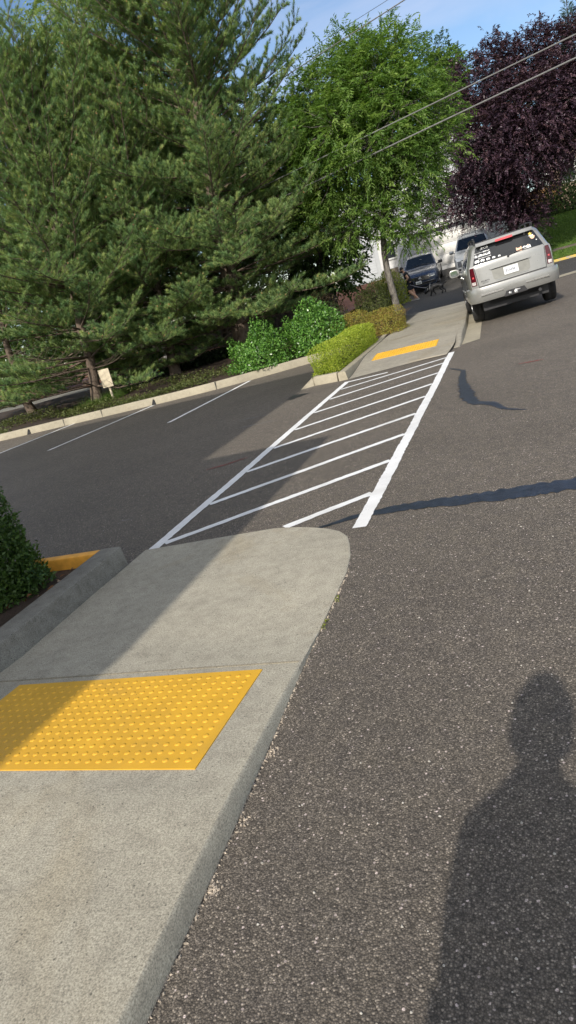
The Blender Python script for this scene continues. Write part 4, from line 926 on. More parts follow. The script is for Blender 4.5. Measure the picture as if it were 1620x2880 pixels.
    scribble('sticker_lettering',-.61,1.355,.27,.026,6,4); scribble('sticker_lettering',-.505,1.555,.15,.025,5,5); scribble('sticker_lettering',-.52,1.535,.16,.012,6,6)
    def blob(pts,name,x,z,mat,sc=1): 
        n=len(pts); m=MB(); m.prism([(a*sc,b*sc) for a,b in pts],0,.002); return onglass(c,name,meshdata(name,m.V,m.F),x,z,mat,gl)
    el=[(-.5,0),(-.5,.35),(-.45,.6),(-.2,.72),(.1,.72),(.3,.62),(.42,.66),(.5,.5),(.5,.1),(.42,.1),(.40,.35),(.3,.3),(.28,0),(.12,0),(.1,.22),(-.18,.22),(-.2,0),(-.34,0),(-.36,.2),(-.42,.2)]
    for i in range(5): blob(el,'sticker_animal',-.645+i*.118,1.285,M['stick'],.098-.011*i)
    blob([(.05*math.cos(a)*(1+.15*math.sin(3*a)),.042*math.sin(a)) for a in np.linspace(0,2*PI,18,endpoint=False)],'sticker_round',.565,1.465,M['peach'])
    blob([(.032*math.cos(a)*(1+.25*math.sin(5*a)),.032*math.sin(a)*(1+.25*math.sin(5*a))) for a in np.linspace(0,2*PI,30,endpoint=False)],'sticker_flower',.535,1.54,M['yellowv'])
    blob([(-.05,-.01),(-.02,.012),(.02,.0),(.05,.014),(.05,-.012),(0,-.02)],'sticker_leaf',.54,1.508,M['stick'])
    cat=[(-.055,-.05),(-.06,.02),(-.05,.055),(-.02,.03),(.02,.03),(.05,.058),(.06,.02),(.055,-.05)]
    blob(cat,'sticker_animal',.245,1.31,M['peach']); blob([(-.09,-.04),(-.1,.0),(-.05,.04),(.0,.02),(.04,.055),(.09,.03),(.10,-.04)],'sticker_animal',.40,1.31,M['stick'],.9); blob([(-.03,0),(0,.02),(.03,0),(0,-.02)],'sticker_patch',.44,1.33,M['orangev'],.9)
    blob([(.012*math.cos(a),.012*math.sin(a)) for a in np.linspace(0,2*PI,10,endpoint=False)],'sticker_dot',.63,1.39,M['stick'])
silver()
# ---- the two cars on the driveway, noses to the street
def facing(label,mat,loc,rz,navy):
    root=thing('parked_car',label,'car',loc,rz,'cars parked on the driveway'); root.rotation_euler=(R(-6.84),0,rz)
    c=Car(4.9,[(0,1.60),(.2,1.68),(1.2,1.76),(2.3,1.75),(2.75,1.69),(3.55,1.22),(3.7,1.17),(4.5,1.08),(4.78,1.0),(4.9,.90)],[(0,1.15),(3.5,1.10),(4.9,.92)],[(0,.86),(.3,.96),(4.3,.975),(4.65,.93),(4.82,.86),(4.9,.80)],.36,[(0,.5),(.6,.35),(4.3,.33),(4.9,.36)],[(.95,.45,.38),(3.95,.45,.38)],[(.4,.1),(1.0,.0),(1.7,.25)],[(.3,.08),(.55,.0),(.9,.03),(1.1,.25)],[(.5,1.2),(1.3,2.2),(2.28,3.0)],(2.78,3.56))
    c.build(root,mat)
    for x in (-.84,.84):
        for y in (.95,3.95): wheel(root,x,y,.385,.26)
    for sg in (-1,1):
        mirror(root,sg*.98,3.12,1.17,mat if not navy else M['black'],sg,.24,.17)
        if navy:
            a,b=sg*.50,sg*.795; h=c.patch('headlight','f',min(a,b),max(a,b),.775,.885,.02,M['headlamp'],root,6,3,.04)
            c.patch('lamp_strip','f',min(a,b),max(a,b),.772,.785,.024,M['chrome'],h,6,1,.02)
        else:
            a,b=sg*.62,sg*.80; h=c.patch('headlight','f',min(a,b),max(a,b),.60,.885,.02,M['headlamp'],root,4,6,.04)
            c.patch('lamp_strip','f',min(sg*.60,sg*.63),max(sg*.60,sg*.63),.60,.885,.026,M['chrome'],h,1,6,.02)
        a,b=sg*.52,sg*.78; c.patch('fog_lamp','f',min(a,b),max(a,b),.43,.53,.012,M['black'],root,4,3,.03)
        MB().tube([(sg*.62,.5,1.76),(sg*.64,1.2,1.81),(sg*.63,2.4,1.79)],.018,8).build('roof_rail',M['black'] if navy else M['rim'],root)
    g=c.patch('grille','f',-.50,.50,.66,.885,.012,M['black'] if navy else M['rim'],root,12,6,.03)
    if navy:
        for z in (.70,.765,.835): c.patch('grille_bar','f',-.50,.50,z,z+.022,.026,M['chrome'],g,12,1,.03)
        c.patch('bumper_strip','f',-.72,.72,.555,.580,.03,M['chrome'],root,14,1,.03); c.patch('bumper_strip','f',-.62,.62,.44,.455,.03,M['chrome'],root,14,1,.03)
        V,F=lathe([(.055,-.01),(.075,0),(.075,.02),(.055,.03)],18,'z'); o=link('emblem',meshdata('emblem',V,F,True),M['chrome'],g); p=c.P('f',0,.775,.03); o.location=p; o.rotation_euler=(R(-90),0,0)
    else:
        c.patch('grille_rim','f',-.60,.60,.885,.905,.03,M['black'],g,12,1,.03); c.patch('grille_rim','f',-.60,.60,.635,.66,.03,M['black'],g,12,1,.03); c.patch('skid_plate','f',-.5,.5,.37,.46,.03,M['rim'],root,8,2,.03)
        for z in (.71,.76,.81): c.patch('grille_bar','f',-.48,.48,z,z+.012,.02,M['black'],g,12,1,.02)
    c.patch('lower_intake','f',-.48,.48,.42,.54,.014,M['black'],root,10,3,.03)
    zp=.60; px=.10 if navy else 0
    pl=c.patch('number_plate','f',px-.155,px+.155,zp-.08,zp+.078,.05,M['platew'],root,4,2,.02)
    m=MB(); r=random.Random(3)
    for i in range(7): x=-.115+i*.034; m.box(x,x+.022,-.03,.028,0,.003)
    if navy: ontail(c,'lettering',meshdata('lettering',m.V,m.F),px,zp-.012,.052,0,M['darkvinyl'],pl,'f')
    if not navy: root.scale=(1.07,1.07,1.10)
    MB().box(-.13,.0,3.02,3.03,1.47,1.53).build('mirror_tag',M['stick'],root)
    for sg in (-1,1):
        m=MB(); q=[(sg*.55,3.52,1.235),(sg*.05,3.42,1.30)]; m.tube(q,.012,6); m.build('wiper',M['black'],root)
    return root
facing('dark navy sport utility car on the driveway behind the man walking a dog',M['navy'],(-5.05,44.35,.77),PI+R(2),True)
facing('pale silver sport utility car in front of the white garage door',M['pearl'],(-2.12,45.6,.93),PI+R(1),False)
# ------------------------------------------------------------ PEOPLE AND DOG
def skin_mat(name,c):
    m=NT(name); co=m.co(); x=m.ramp(m.noise(co,14,3),[(.3,tuple(k*.92 for k in c)),(.7,tuple(min(1,k*1.06) for k in c))]); m.bsdf(x,.5,None,Subsurface_Weight=.1,Subsurface_Scale=.01); return m.m
M['skin']=skin_mat('skin',(.52,.31,.21)); M['blacktee']=simple('black_cotton',(.012,.012,.014),.85,var=.3,nscale=12); M['navyshort']=simple('dark_navy_cloth',(.012,.015,.025),.85,var=.3,nscale=12); M['hair']=simple('dark_hair',(.015,.012,.010),.6,var=.4,nscale=60)
M['shoe']=simple('tan_shoe',(.30,.25,.22),.7,var=.3,nscale=40); M['sole']=simple('white_sole',(.7,.68,.64),.6); M['dogfur']=simple('black_fur',(.010,.010,.011),.55,var=.4,nscale=50,bump=.15,bscale=120)
M['leash']=simple('pale_leash',(.42,.42,.48),.7); M['cup']=simple('white_cup',(.8,.8,.78),.5); M['phone']=simple('phone_black',(.015,.015,.017),.2); M['jean']=simple('blue_denim',(.05,.07,.12),.85,var=.25,nscale=30); M['grey']=simple('grey_cotton',(.16,.16,.17),.85,var=.2)
M['wcloth']=simple('reflective_white',(.6,.6,.6),.5)
def skinned(name,chains,mat,parent=None,sub=2,loc=(0,0,0)):
    """grow one smooth surface over joints: chains of (key,(x,y,z),(rx,ry)); same key = same joint, the first joint is the root"""
    idx={};V=[];Rr=[];E=[]
    for ch in chains:
        pr=None
        for k,p,r in ch:
            if k not in idx:
                idx[k]=len(V); V.append(p); Rr.append(r if isinstance(r,tuple) else (r,r))
            if pr is not None: E.append((idx[pr],idx[k]))
            pr=k
    me=bpy.data.meshes.new(name); me.from_pydata(V,E,[]); o=bpy.data.objects.new(name,me); COL.objects.link(o)
    s=o.modifiers.new('skin','SKIN'); s.use_smooth_shade=True; s.branch_smoothing=.6
    for v,r in zip(me.skin_vertices[0].data,Rr): v.radius=tuple(q*(1.32 if q>.024 else 1.15) for q in r)
    me.skin_vertices[0].data[0].use_root=True
    u=o.modifiers.new('sub','SUBSURF'); u.levels=sub; u.render_levels=sub
    dg=bpy.context.evaluated_depsgraph_get(); m2=bpy.data.meshes.new_from_object(o.evaluated_get(dg)); bpy.data.objects.remove(o)
    m2.polygons.foreach_set('use_smooth',[True]*len(m2.polygons)); r=link(name,m2,mat,parent); r.location=loc; return r
def head_mesh(name,c,fwd,tilt,parent,mat,k=1.0):
    """head with brow, eye sockets, nose, lips, chin and ears; faces fwd (angle about z), nods by tilt"""
    V=[];F=[];n=28;mr=22
    for i in range(mr+1):
        th=PI*i/mr
        for j in range(n):
            a=2*PI*j/n; x=math.sin(th)*math.sin(a)*.076; y=math.sin(th)*math.cos(a)*.098; z=math.cos(th)*.120
            f=max(0,math.cos(a))**2*math.sin(th)
            if z<-.01: 
                t=min(1,(-z-.01)/.10); x*=1-.28*t; y*=1-.20*t*(1 if y<0 else .35); 
            y+= .018*math.exp(-((z+.012)/.022)**2-(x/.011)**2)*f*1.4      # nose
            y-= .010*(math.exp(-((z-.012)/.012)**2-((abs(x)-.032)/.014)**2))*f  # eye sockets
            y+= .006*math.exp(-((z-.032)/.010)**2-((abs(x)-.03)/.022)**2)*f     # brow
            y+= .007*math.exp(-((z+.055)/.010)**2-(x/.024)**2)*f            # lips
            y-= .004*math.exp(-((z+.055)/.003)**2-(x/.022)**2)*f
            y+= .008*math.exp(-((z+.098)/.014)**2-(x/.02)**2)*f            # chin
            x+= np.sign(x)*.012*math.exp(-((z+.005)/.028)**2-((y+.004)/.014)**2)*(1 if abs(x)>.06 else 0)
            V.append((x*k,y*k,z*k))
    for i in range(mr):
        for j in range(n): F.append((i*n+j,(i+1)*n+j,(i+1)*n+(j+1)%n,i*n+(j+1)%n))
    rot=Matrix.Rotation(fwd,4,'Z')@Matrix.Rotation(-tilt,4,'X')
    V=[tuple(rot@Vector(v)+Vector(c)) for v in V]; return mk(name,V,F,mat,parent,True),rot
def hair_mesh(c,rot,parent,mat,k=1.06,low=-.03):
    V=[];F=[];n=28;mr=16
    r=random.Random(5)
    for i in range(mr+1):
        th=.62*PI*i/mr
        for j in range(n):
            a=2*PI*j/n; q=k+.02*math.sin(9*a+5*th)
            front=max(0,math.cos(a)); zmin=low+.075*front**2
            x=math.sin(th)*math.sin(a)*.079*q; y=math.sin(th)*math.cos(a)*.101*q-.004; z=max(math.cos(th)*.124*q,zmin)
            if z==zmin: x*=.97;y*=.97
            V.append((x,y,z))
    for i in range(mr):
        for j in range(n): F.append((i*n+j,(i+1)*n+j,(i+1)*n+(j+1)%n,i*n+(j+1)%n))
    V=[tuple(rot@Vector(v)+Vector(c)) for v in V]; return mk('hair',V,F,mat,parent,True)
def fingers(w,d,up,side,tag_):
    """five finger chains from wrist w along d ; up = palm normal, side = toward thumb"""
    w,d,up,side=[np.array(q,float) for q in (w,d,up,side)]; d=unit(d);up=unit(up);side=unit(side); ch=[]; pc=w+d*.055
    base=[(tag_+'palm',tuple(pc),(.022,.036))]
    for i,(s,l) in enumerate(((.026,.070),(.009,.078),(-.009,.072),(-.026,.056))):
        p0=pc+d*.030+side*s; p1=p0+d*l*.40-up*l*.10; p2=p1+d*l*.22-up*l*.32; p3=p2-d*l*.04-up*l*.33
        ch.append([(tag_+'palm',tuple(pc),(.022,.036)),(tag_+'k%d'%i,tuple(p0),.0105),(tag_+'a%d'%i,tuple(p1),.0095),(tag_+'b%d'%i,tuple(p2),.0085),(tag_+'c%d'%i,tuple(p3),.007)])
    t0=pc-d*.022+side*.036; t1=t0+d*.034+side*.016-up*.012; t2=t1+d*.028-up*.016
    ch.append([(tag_+'palm',tuple(pc),(.022,.036)),(tag_+'t0',tuple(t0),.013),(tag_+'t1',tuple(t1),.0105),(tag_+'t2',tuple(t2),.008)])
    return ch
def walker():
    # walks to the left (-x), leaning a little forward, head bowed over his hands
    root=thing('person','man in black T-shirt and dark shorts walking left, head bowed, holding a leash','person',(-5.22,37.35,.0),0)
    hipz=.93; hx=.02
    B=lambda x,y,z:(x,y,z)
    ch=[[('pel',B(hx,0,hipz),(.15,.13)),('waist',B(hx-.03,0,1.08),(.14,.115)),('chest',B(hx-.09,0,1.28),(.165,.125)),('sh',B(hx-.13,0,1.43),(.13,.09)),('neck',B(hx-.185,0,1.50),(.055,.055)),('nk2',B(hx-.215,0,1.56),(.052,.05))],
        [('sh',0,0),('s1',B(hx-.12,-.19,1.42),.065),('e1',B(hx+.02,-.27,1.17),.046),('w1',B(hx-.20,-.16,1.02),.031)],
        [('sh',0,0),('s2',B(hx-.12,.19,1.42),.065),('e2',B(hx-.06,.27,1.16),.046),('w2',B(hx-.27,.12,1.17),.031)],
        [('pel',0,0),('h1',B(hx-.01,-.10,.88),(.105,.10)),('kn1',B(hx-.06,-.10,.49),.062),('cf1',B(hx+.07,-.10,.34),.062),('an1',B(hx+.26,-.10,.13),.036),('he1',B(hx+.30,-.10,.075),.034),('to1',B(hx+.16,-.10,.035),(.042,.028))],
        [('pel',0,0),('h2',B(hx,.10,.88),(.105,.10)),('kn2',B(hx+.09,.09,.48),.060),('cf2',B(hx+.11,.09,.34),.062),('an2',B(hx+.13,.09,.09),.037),('he2',B(hx+.15,.09,.045),.035),('to2',B(hx-.03,.09,.03),(.042,.028))]]
    ch+=[[('w1',0,0)]+f for f in fingers((hx-.20,-.16,1.02),(-.9,.35,-.05),(0,0,1),(-.2,.9,0),'r')]
    ch+=[[('w2',0,0)]+f for f in fingers((hx-.27,.12,1.17),(-.75,-.45,.35),(-.3,0,-1),(.2,-.9,0),'l')]
    skinned('body',ch,M['skin'],root,2)
    hc=(hx-.265,0,1.655); h,rot=head_mesh('head',hc,R(90),R(32),root,M['skin']); hair_mesh(hc,rot,root,M['hair'],1.08,-.02)
    V=[tuple(rot@Vector(v)+Vector(hc)) for v in [(.058*math.sin(a),.083*math.cos(a)+.004,z) for z in (-.035,-.075,-.115) for a in np.linspace(-1.5,1.5,9)]]
    V=[tuple((Vector(v)-Vector(hc))*1.03+Vector(hc)) for v in V]; mk('beard',V,[tuple(f) for f in grid(3,9)],M['hair'],root,True)
    # shirt
    sc=[[('pel',B(hx+.005,0,hipz-.06),(.172,.148)),('waist',B(hx-.03,0,1.08),(.165,.138)),('chest',B(hx-.09,0,1.28),(.187,.146)),('sh',B(hx-.13,0,1.425),(.15,.105)),('nb',B(hx-.165,0,1.475),(.075,.07))],
        [('sh',0,0),('s1',B(hx-.12,-.19,1.42),.085),('m1',B(hx-.04,-.245,1.27),.072)],[('sh',0,0),('s2',B(hx-.12,.19,1.42),.085),('m2',B(hx-.09,.24,1.28),.072)]]
    skinned('t_shirt',sc,M['blacktee'],root,2)
    tr=[[('pel',B(hx,0,hipz+.03),(.168,.148)),('h1',B(hx-.01,-.10,.86),(.125,.12)),('k1',B(hx-.055,-.10,.53),(.10,.095))],[('pel',0,0),('h2',B(hx+.01,.10,.86),(.125,.12)),('k2',B(hx+.08,.095,.53),(.10,.095))]]
    skinned('shorts',tr,M['navyshort'],root,2)
    skinned('shoe',[[('a',B(hx+.28,-.10,.105),.045),('b',B(hx+.31,-.10,.06),.045),('c',B(hx+.22,-.10,.04),(.05,.04)),('d',B(hx+.12,-.10,.045),(.048,.03))]],M['shoe'],root,2)
    skinned('shoe',[[('a',B(hx+.14,.09,.085),.046),('b',B(hx+.15,.09,.05),.046),('c',B(hx+.05,.09,.045),(.05,.04)),('d',B(hx-.06,.09,.04),(.048,.03))]],M['shoe'],root,2)
    MB().prism([(hx+.36,-.145),(hx+.36,-.055),(hx+.10,-.05),(hx+.08,-.10),(hx+.10,-.15)],.006,.026).build('shoe_sole',M['sole'],root,bevel=.006)
    MB().prism([(hx+.20,.045),(hx+.20,.135),(hx-.07,.14),(hx-.10,.09),(hx-.07,.04)],.004,.024).build('shoe_sole',M['sole'],root,bevel=.006)
    # cup in the left hand
    V,F=lathe([(.001,-.055),(.030,-.055),(.040,.055),(.042,.058),(.001,.060)],20,'z'); o=link('paper_cup',meshdata('paper_cup',V,F,True),M['cup']); o.location=(-5.22+hx-.37,37.35+.06,1.285); o.rotation_euler=(0,R(-12),0); tag(o,'white paper cup held at the chest of the walking man','cup')
walker()
def dog():
    root=thing('dog','black dog on a leash beside the walking man, nose to the ground','dog',(-3.98,37.25,.0),0)
    P=lambda x,y,z:(x,y,z)
    ch=[[('rump',P(.36,0,.47),(.115,.11)),('loin',P(.19,0,.475),(.105,.105)),('rib',P(.0,0,.455),(.13,.145)),('chest',P(-.17,0,.44),(.125,.15)),('wit',P(-.26,0,.45),(.11,.115)),('nk',P(-.35,0,.385),(.09,.09)),('hd',P(-.425,0,.315),(.092,.090)),('brow',P(-.475,0,.265),(.072,.068)),('muz',P(-.525,0,.205),(.046,.044)),('nose',P(-.555,0,.165),(.034,.032))],
        [('rump',0,0),('t0',P(.46,0,.50),.042),('t1',P(.55,.01,.50),.034),('t2',P(.62,.02,.54),.028),('t3',P(.66,.03,.60),.018)],
        [('chest',0,0),('fs1',P(-.18,-.085,.36),.068),('fe1',P(-.13,-.09,.26),.050),('fc1',P(-.21,-.09,.13),.036),('fp1',P(-.23,-.09,.04),.033),('ft1',P(-.275,-.09,.022),(.036,.024))],
        [('chest',0,0),('fs2',P(-.18,.085,.36),.068),('fe2',P(-.11,.09,.26),.050),('fc2',P(-.05,.09,.14),.036),('fp2',P(.0,.09,.045),.033),('ft2',P(-.04,.09,.024),(.036,.024))],
        [('rump',0,0),('hh1',P(.34,-.085,.38),.085),('hk1',P(.27,-.09,.28),.060),('ho1',P(.39,-.09,.17),.036),('hp1',P(.35,-.09,.045),.032),('ht1',P(.30,-.09,.022),(.036,.024))],
        [('rump',0,0),('hh2',P(.37,.085,.38),.085),('hk2',P(.36,.09,.27),.060),('ho2',P(.50,.09,.17),.036),('hp2',P(.49,.09,.045),.032),('ht2',P(.44,.09,.024),(.036,.024))]]
    skinned('body',ch,M['dogfur'],root,2)
    for sg in (-1,1): skinned('ear',[[('a',P(-.405,sg*.085,.385),(.034,.018)),('b',P(-.42,sg*.125,.325),(.040,.016)),('c',P(-.44,sg*.125,.26),(.022,.012))]],M['dogfur'],root,1)
    m=MB(); a=np.linspace(0,2*PI,20); m.tube([(-.225+.03*math.sin(t),.150*math.cos(t),.45+.165*math.sin(t)) for t in a],.011,6); m.build('harness',M['wcloth'],root)
    m=MB(); m.tube([(-.345+.05*math.sin(t),.118*math.cos(t),.385+.10*math.sin(t)) for t in a],.010,6); m.build('collar',M['wcloth'],root)
dog()
Pl=[(-5.42,37.18,1.0),(-5.33,37.14,.93),(-5.1,37.12,.78),(-4.8,37.15,.62),(-4.55,37.2,.50),(-4.36,37.24,.47)]
tag(MB().tube(smooth3(Pl,20),.011,6).build('leash',M['leash']),'pale leash sagging between the walking man and the black dog','leash')
# ---- the photographer: stands behind the lens, out of view, and throws the shadow at the lower right
def photographer():
    ox,oy=-.355,-.63
    root=thing('person','person in grey top and jeans holding up a phone, only their shadow in view','person',(ox,oy,.0),0)
    ch=[[('pel',(0,0,.95),(.14,.11)),('waist',(0,.01,1.10),(.125,.10)),('chest',(0,.0,1.25),(.13,.10)),('sh',(0,-.01,1.36),(.11,.075)),('neck',(0,.02,1.50),(.058,.058)),('nk2',(0,.03,1.56),(.054,.054))],
        [('sh',0,0),('s1',(-.165,0,1.345),.06),('e1',(-.13,-.02,1.06),.043),('w1',(-.10,.08,.84),.03)],
        [('sh',0,0),('s2',(.19,0,1.35),.06),('e2',(.34,.16,1.26),.048),('w2',(.345,.405,1.47),.031)],
        [('pel',0,0),('h1',(-.10,0,.90),(.105,.10)),('k1',(-.11,.02,.50),.066),('c1',(-.115,-.01,.34),.062),('a1',(-.12,-.02,.09),.040),('f1',(-.125,.0,.045),.04),('t1',(-.14,.15,.035),(.045,.03))],
        [('pel',0,0),('h2',(.10,0,.90),(.105,.10)),('k2',(.11,.02,.50),.066),('c2',(.115,-.01,.34),.062),('a2',(.12,-.02,.09),.040),('f2',(.125,.0,.045),.04),('t2',(.14,.15,.035),(.045,.03))]]
    ch+=[[('w1',0,0)]+f for f in fingers((-.10,.08,.84),(0,.15,-1),(1,.2,0),(0,1,.1),'r')]
    ch+=[[('w2',0,0)]+f for f in fingers((.345,.405,1.47),(-.05,.25,1),(-.9,.1,.1),(.2,-.9,.1),'l')]
    skinned('body',ch,M['skin'],root,2)
    hc=(0,.06,1.615); h,rot=head_mesh('head',hc,0,R(10),root,M['skin'],1.02); hair_mesh(hc,rot,root,M['hair'],1.38,-.10)
    skinned('jacket',[[('pel',(0,0,.93),(.12,.11)),('waist',(0,.01,1.10),(.12,.11)),('chest',(0,0,1.25),(.14,.115)),('sh',(0,-.01,1.355),(.12,.085)),('nb',(0,.005,1.43),(.055,.055))],[('sh',0,0),('s1',(-.165,0,1.345),.078),('e1',(-.13,-.02,1.06),.058),('w1',(-.10,.05,.90),.045)],[('sh',0,0),('s2',(.19,0,1.35),.08),('e2',(.34,.16,1.26),.068),('w2',(.345,.35,1.42),.048)]],M['grey'],root,2)
    skinned('trousers',[[('pel',(0,0,.95),(.12,.11)),('h1',(-.09,0,.88),(.09,.10)),('k1',(-.11,.02,.50),.085),('a1',(-.12,-.02,.08),.07)],[('pel',0,0),('h2',(.09,0,.88),(.09,.10)),('k2',(.11,.02,.50),.085),('a2',(.12,-.02,.08),.07)]],M['jean'],root,2)
    for sg in (-1,1): skinned('shoe',[[('a',(sg*.12,-.03,.09),.05),('b',(sg*.125,-.02,.05),.05),('c',(sg*.132,.08,.045),(.052,.04)),('d',(sg*.14,.17,.035),(.048,.028))]],M['shoe'],root,2)
photographer()
# ------------------------------------------------------------ BUILDINGS, FENCES, WIRES, SMALL THINGS
M['siding']=simple('pale_grey_siding',(.42,.44,.46),.6,var=.05,nscale=3); M['trimw']=simple('white_trim',(.60,.60,.59),.5,var=.04); M['garage']=simple('white_garage_door',(.68,.67,.64),.5,var=.04,nscale=3)
M['stone']=concrete('ledge_stone',(.25,.21,.17),.5,26,.25,.5); M['roof']=concrete('shingle_roof',(.13,.12,.115),.4,30,.2,.4); M['winglass']=glassmat('house_glass',(.03,.035,.04),.05)
M['cream']=simple('cream_siding',(.48,.42,.34),.65,var=.06,nscale=3); M['tan']=simple('pinkish_siding',(.42,.29,.22),.65,var=.08,nscale=4); M['cedar']=NT('cedar_boards')
_m=M['cedar']; _co=_m.co(scale=(1,1,.15)); _m.bsdf(_m.ramp(_m.noise(_co,14,4),[(.3,(.30,.15,.06)),(.7,(.50,.27,.11))]),.8); M['cedar']=_m.m
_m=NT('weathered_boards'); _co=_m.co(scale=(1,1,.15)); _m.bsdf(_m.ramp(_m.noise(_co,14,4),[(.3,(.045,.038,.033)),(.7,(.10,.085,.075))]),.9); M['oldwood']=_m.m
def lap(mb,p0,p1,z0,z1,e=.165,lapd=.018,out=(0,-1),holes=()):
    """lap siding between two plan points: tilted boards, each proud at its foot; holes=(s0,s1,z0,z1) along the wall"""
    p0=np.array(p0,float);p1=np.array(p1,float); L=np.linalg.norm(p1-p0); d=(p1-p0)/L; o=np.array(out,float); z=z0
    while z<z1-.01:
        t=min(z+e,z1); segs=[(0,L)]
        for a,b,c,f in holes:
            if c<(z+t)/2<f:
                ns=[]
                for s,q in segs:
                    if b<=s or a>=q: ns.append((s,q)); continue
                    if a>s: ns.append((s,a))
                    if b<q: ns.append((b,q))
                segs=ns
        for s,q in segs:
            A=p0+d*s;B=p0+d*q
            mb.add([(*(A+o*lapd),z),(*(B+o*lapd),z),(*(B+o*.002),t),(*(A+o*.002),t),(*A,z),(*B,z)],[(0,1,2,3),(4,5,1,0)])
        z=t
def window(parent,x0,x1,y,z0,z1,frame=.09,bars=1):
    w=MB(); w.box(x0-frame,x0,y-.05,y+.03,z0-frame,z1+frame); w.box(x1,x1+frame,y-.05,y+.03,z0-frame,z1+frame); w.box(x0,x1,y-.049,y+.03,z1,z1+frame); w.box(x0,x1,y-.049,y+.03,z0-frame,z0)
    for i in range(1,bars+1):
        xm=x0+(x1-x0)*i/(bars+1); w.box(xm-.025,xm+.025,y-.03,y+.03,z0,z1)
    o=w.build('window',M['trimw'],parent); g=MB().box(x0,x1,y-.012,y+.02,z0,z1).build('pane',M['winglass'],o); return o
def house1():
    y=46.25; X0,X1=-6.82,.55; g0=.85
    root=thing('house','two storey pale grey lap-sided house with a white garage door behind the parked cars','house',(-3,y,g0))
    root.location=(0,0,0)
    DX0,DX1=-5.62,-1.30; DT=3.10
    core=MB(); core.box(X0+.03,X1-.03,y+.02,y+7,0.3,7.4); core.box(X0-4.5,X0+.03,y+1.9,y+7,.3,7.38); core.build('wall_core',M['siding'],root)
    mb=MB(); lap(mb,(X0,y),(X1,y),.75,7.4,.165,.022,(0,-1),[(DX0-X0-.12,DX1-X0+.12,.3,DT+.12),(1.0,2.2,4.85,6.2),(3.6,4.8,4.85,6.2)])
    lap(mb,(X0-4.5,y+1.88),(X0,y+1.88),1.9,7.4,.165,.022,(0,-1),[(2.7,3.9,1.8,3.6)]); mb.build('siding',M['siding'],root)
    t=MB(); t.box(X0-.11,X0+.06,y-.045,y+.1,.7,7.4); t.box(X1-.05,X1+.1,y-.045,y+.1,.7,7.4); t.box(DX0-.13,DX0,y-.05,y+.06,.6,DT+.13); t.box(DX1,DX1+.13,y-.05,y+.06,.6,DT+.13); t.box(DX0,DX1,y-.049,y+.06,DT,DT+.13); t.box(X0-.1,X1+.1,y-.04,y+.02,3.62,3.84); t.build('trim',M['trimw'],root)
    d=MB(); n=4
    for i in range(n):
        z0=.62+(DT-.62)*i/n; z1=.62+(DT-.62)*(i+1)/n; d.box(DX0,DX1,y+.0,y+.05,z0+.012,z1-.012)
        for j in range(4):
            a=DX0+(DX1-DX0)*j/4; b=DX0+(DX1-DX0)*(j+1)/4; d.box(a+.12,b-.12,y-.022,y+.001,z0+.12,z1-.12)
    dd=d.build('garage_door',M['garage'],root,bevel=.010); MB().box(DX0,DX1,y+.03,y+.06,.62,DT).build('door_backing',M['siding'],dd)
    st=MB(); st.box(X0-1.3,X0-.112,y+.7,y+1.86,.3,1.9); st.build('stone_base',M['stone'],root)
    # porch post and door to the left of the garage wall
    window(root,X0-.75,X0-.20,y+.62,2.55,3.55,.10,0)
    MB().box(X0-1.3,X0-.11,y+.66,y+1.87,1.905,7.3).build('bay_wall',M['trimw'],root)
    window(root,X0+1.05,X0+2.15,y,4.9,6.15); window(root,X0+3.65,X0+4.75,y,4.9,6.15)
    # roof: front gable over the garage, with white barge boards
    xm=(X0+X1)/2; ov=.5; zr=9.4; ze=7.35
    r=MB(); r.add([(X0-ov,y-.6,ze-.1),(xm,y-.6,zr),(X1+ov,y-.6,ze-.1),(X0-ov,y+7.5,ze-.1),(xm,y+7.5,zr),(X1+ov,y+7.5,ze-.1),(X0-ov,y-.6,ze-.28),(xm,y-.6,zr-.2),(X1+ov,y-.6,ze-.28),(X0-ov,y+7.5,ze-.28),(xm,y+7.5,zr-.2),(X1+ov,y+7.5,ze-.28)],[(0,1,4,3),(1,2,5,4),(6,9,10,7),(7,10,11,8),(0,3,9,6),(2,8,11,5),(3,4,10,9),(4,5,11,10)])
    r.box(X0-5,X0-ov-.02,y+1.4,y+7.5,7.2,7.36); rf=r.build('roof',M['roof'],root)
    b=MB()
    for a,e in (((X0-ov,ze-.1),(xm,zr)),((xm,zr),(X1+ov,ze-.1))):
        b.add([(a[0],y-.64,a[1]+.02),(e[0],y-.64,e[1]+.02),(e[0],y-.64,e[1]-.28),(a[0],y-.64,a[1]-.28),(a[0],y-.602,a[1]+.02),(e[0],y-.602,e[1]+.02),(e[0],y-.602,e[1]-.28),(a[0],y-.602,a[1]-.28)],[(0,1,2,3)[::-1],(0,4,5,1),(3,2,6,7),(4,7,6,5)])
    b.build('barge_board',M['trimw'],rf)
    gb=MB(); gb.add([(X0,y-.012,7.4),(X1,y-.012,7.4),(xm,y-.012,zr-.15)],[(0,1,2)]); gb.build('gable_wall',M['siding'],root)
    # garage light band and eave shadow board above the door
    MB().box(DX0-.4,DX1+.4,y-.42,y-.052,DT+.42,DT+.52).build('door_canopy',M['trimw'],root)
house1()
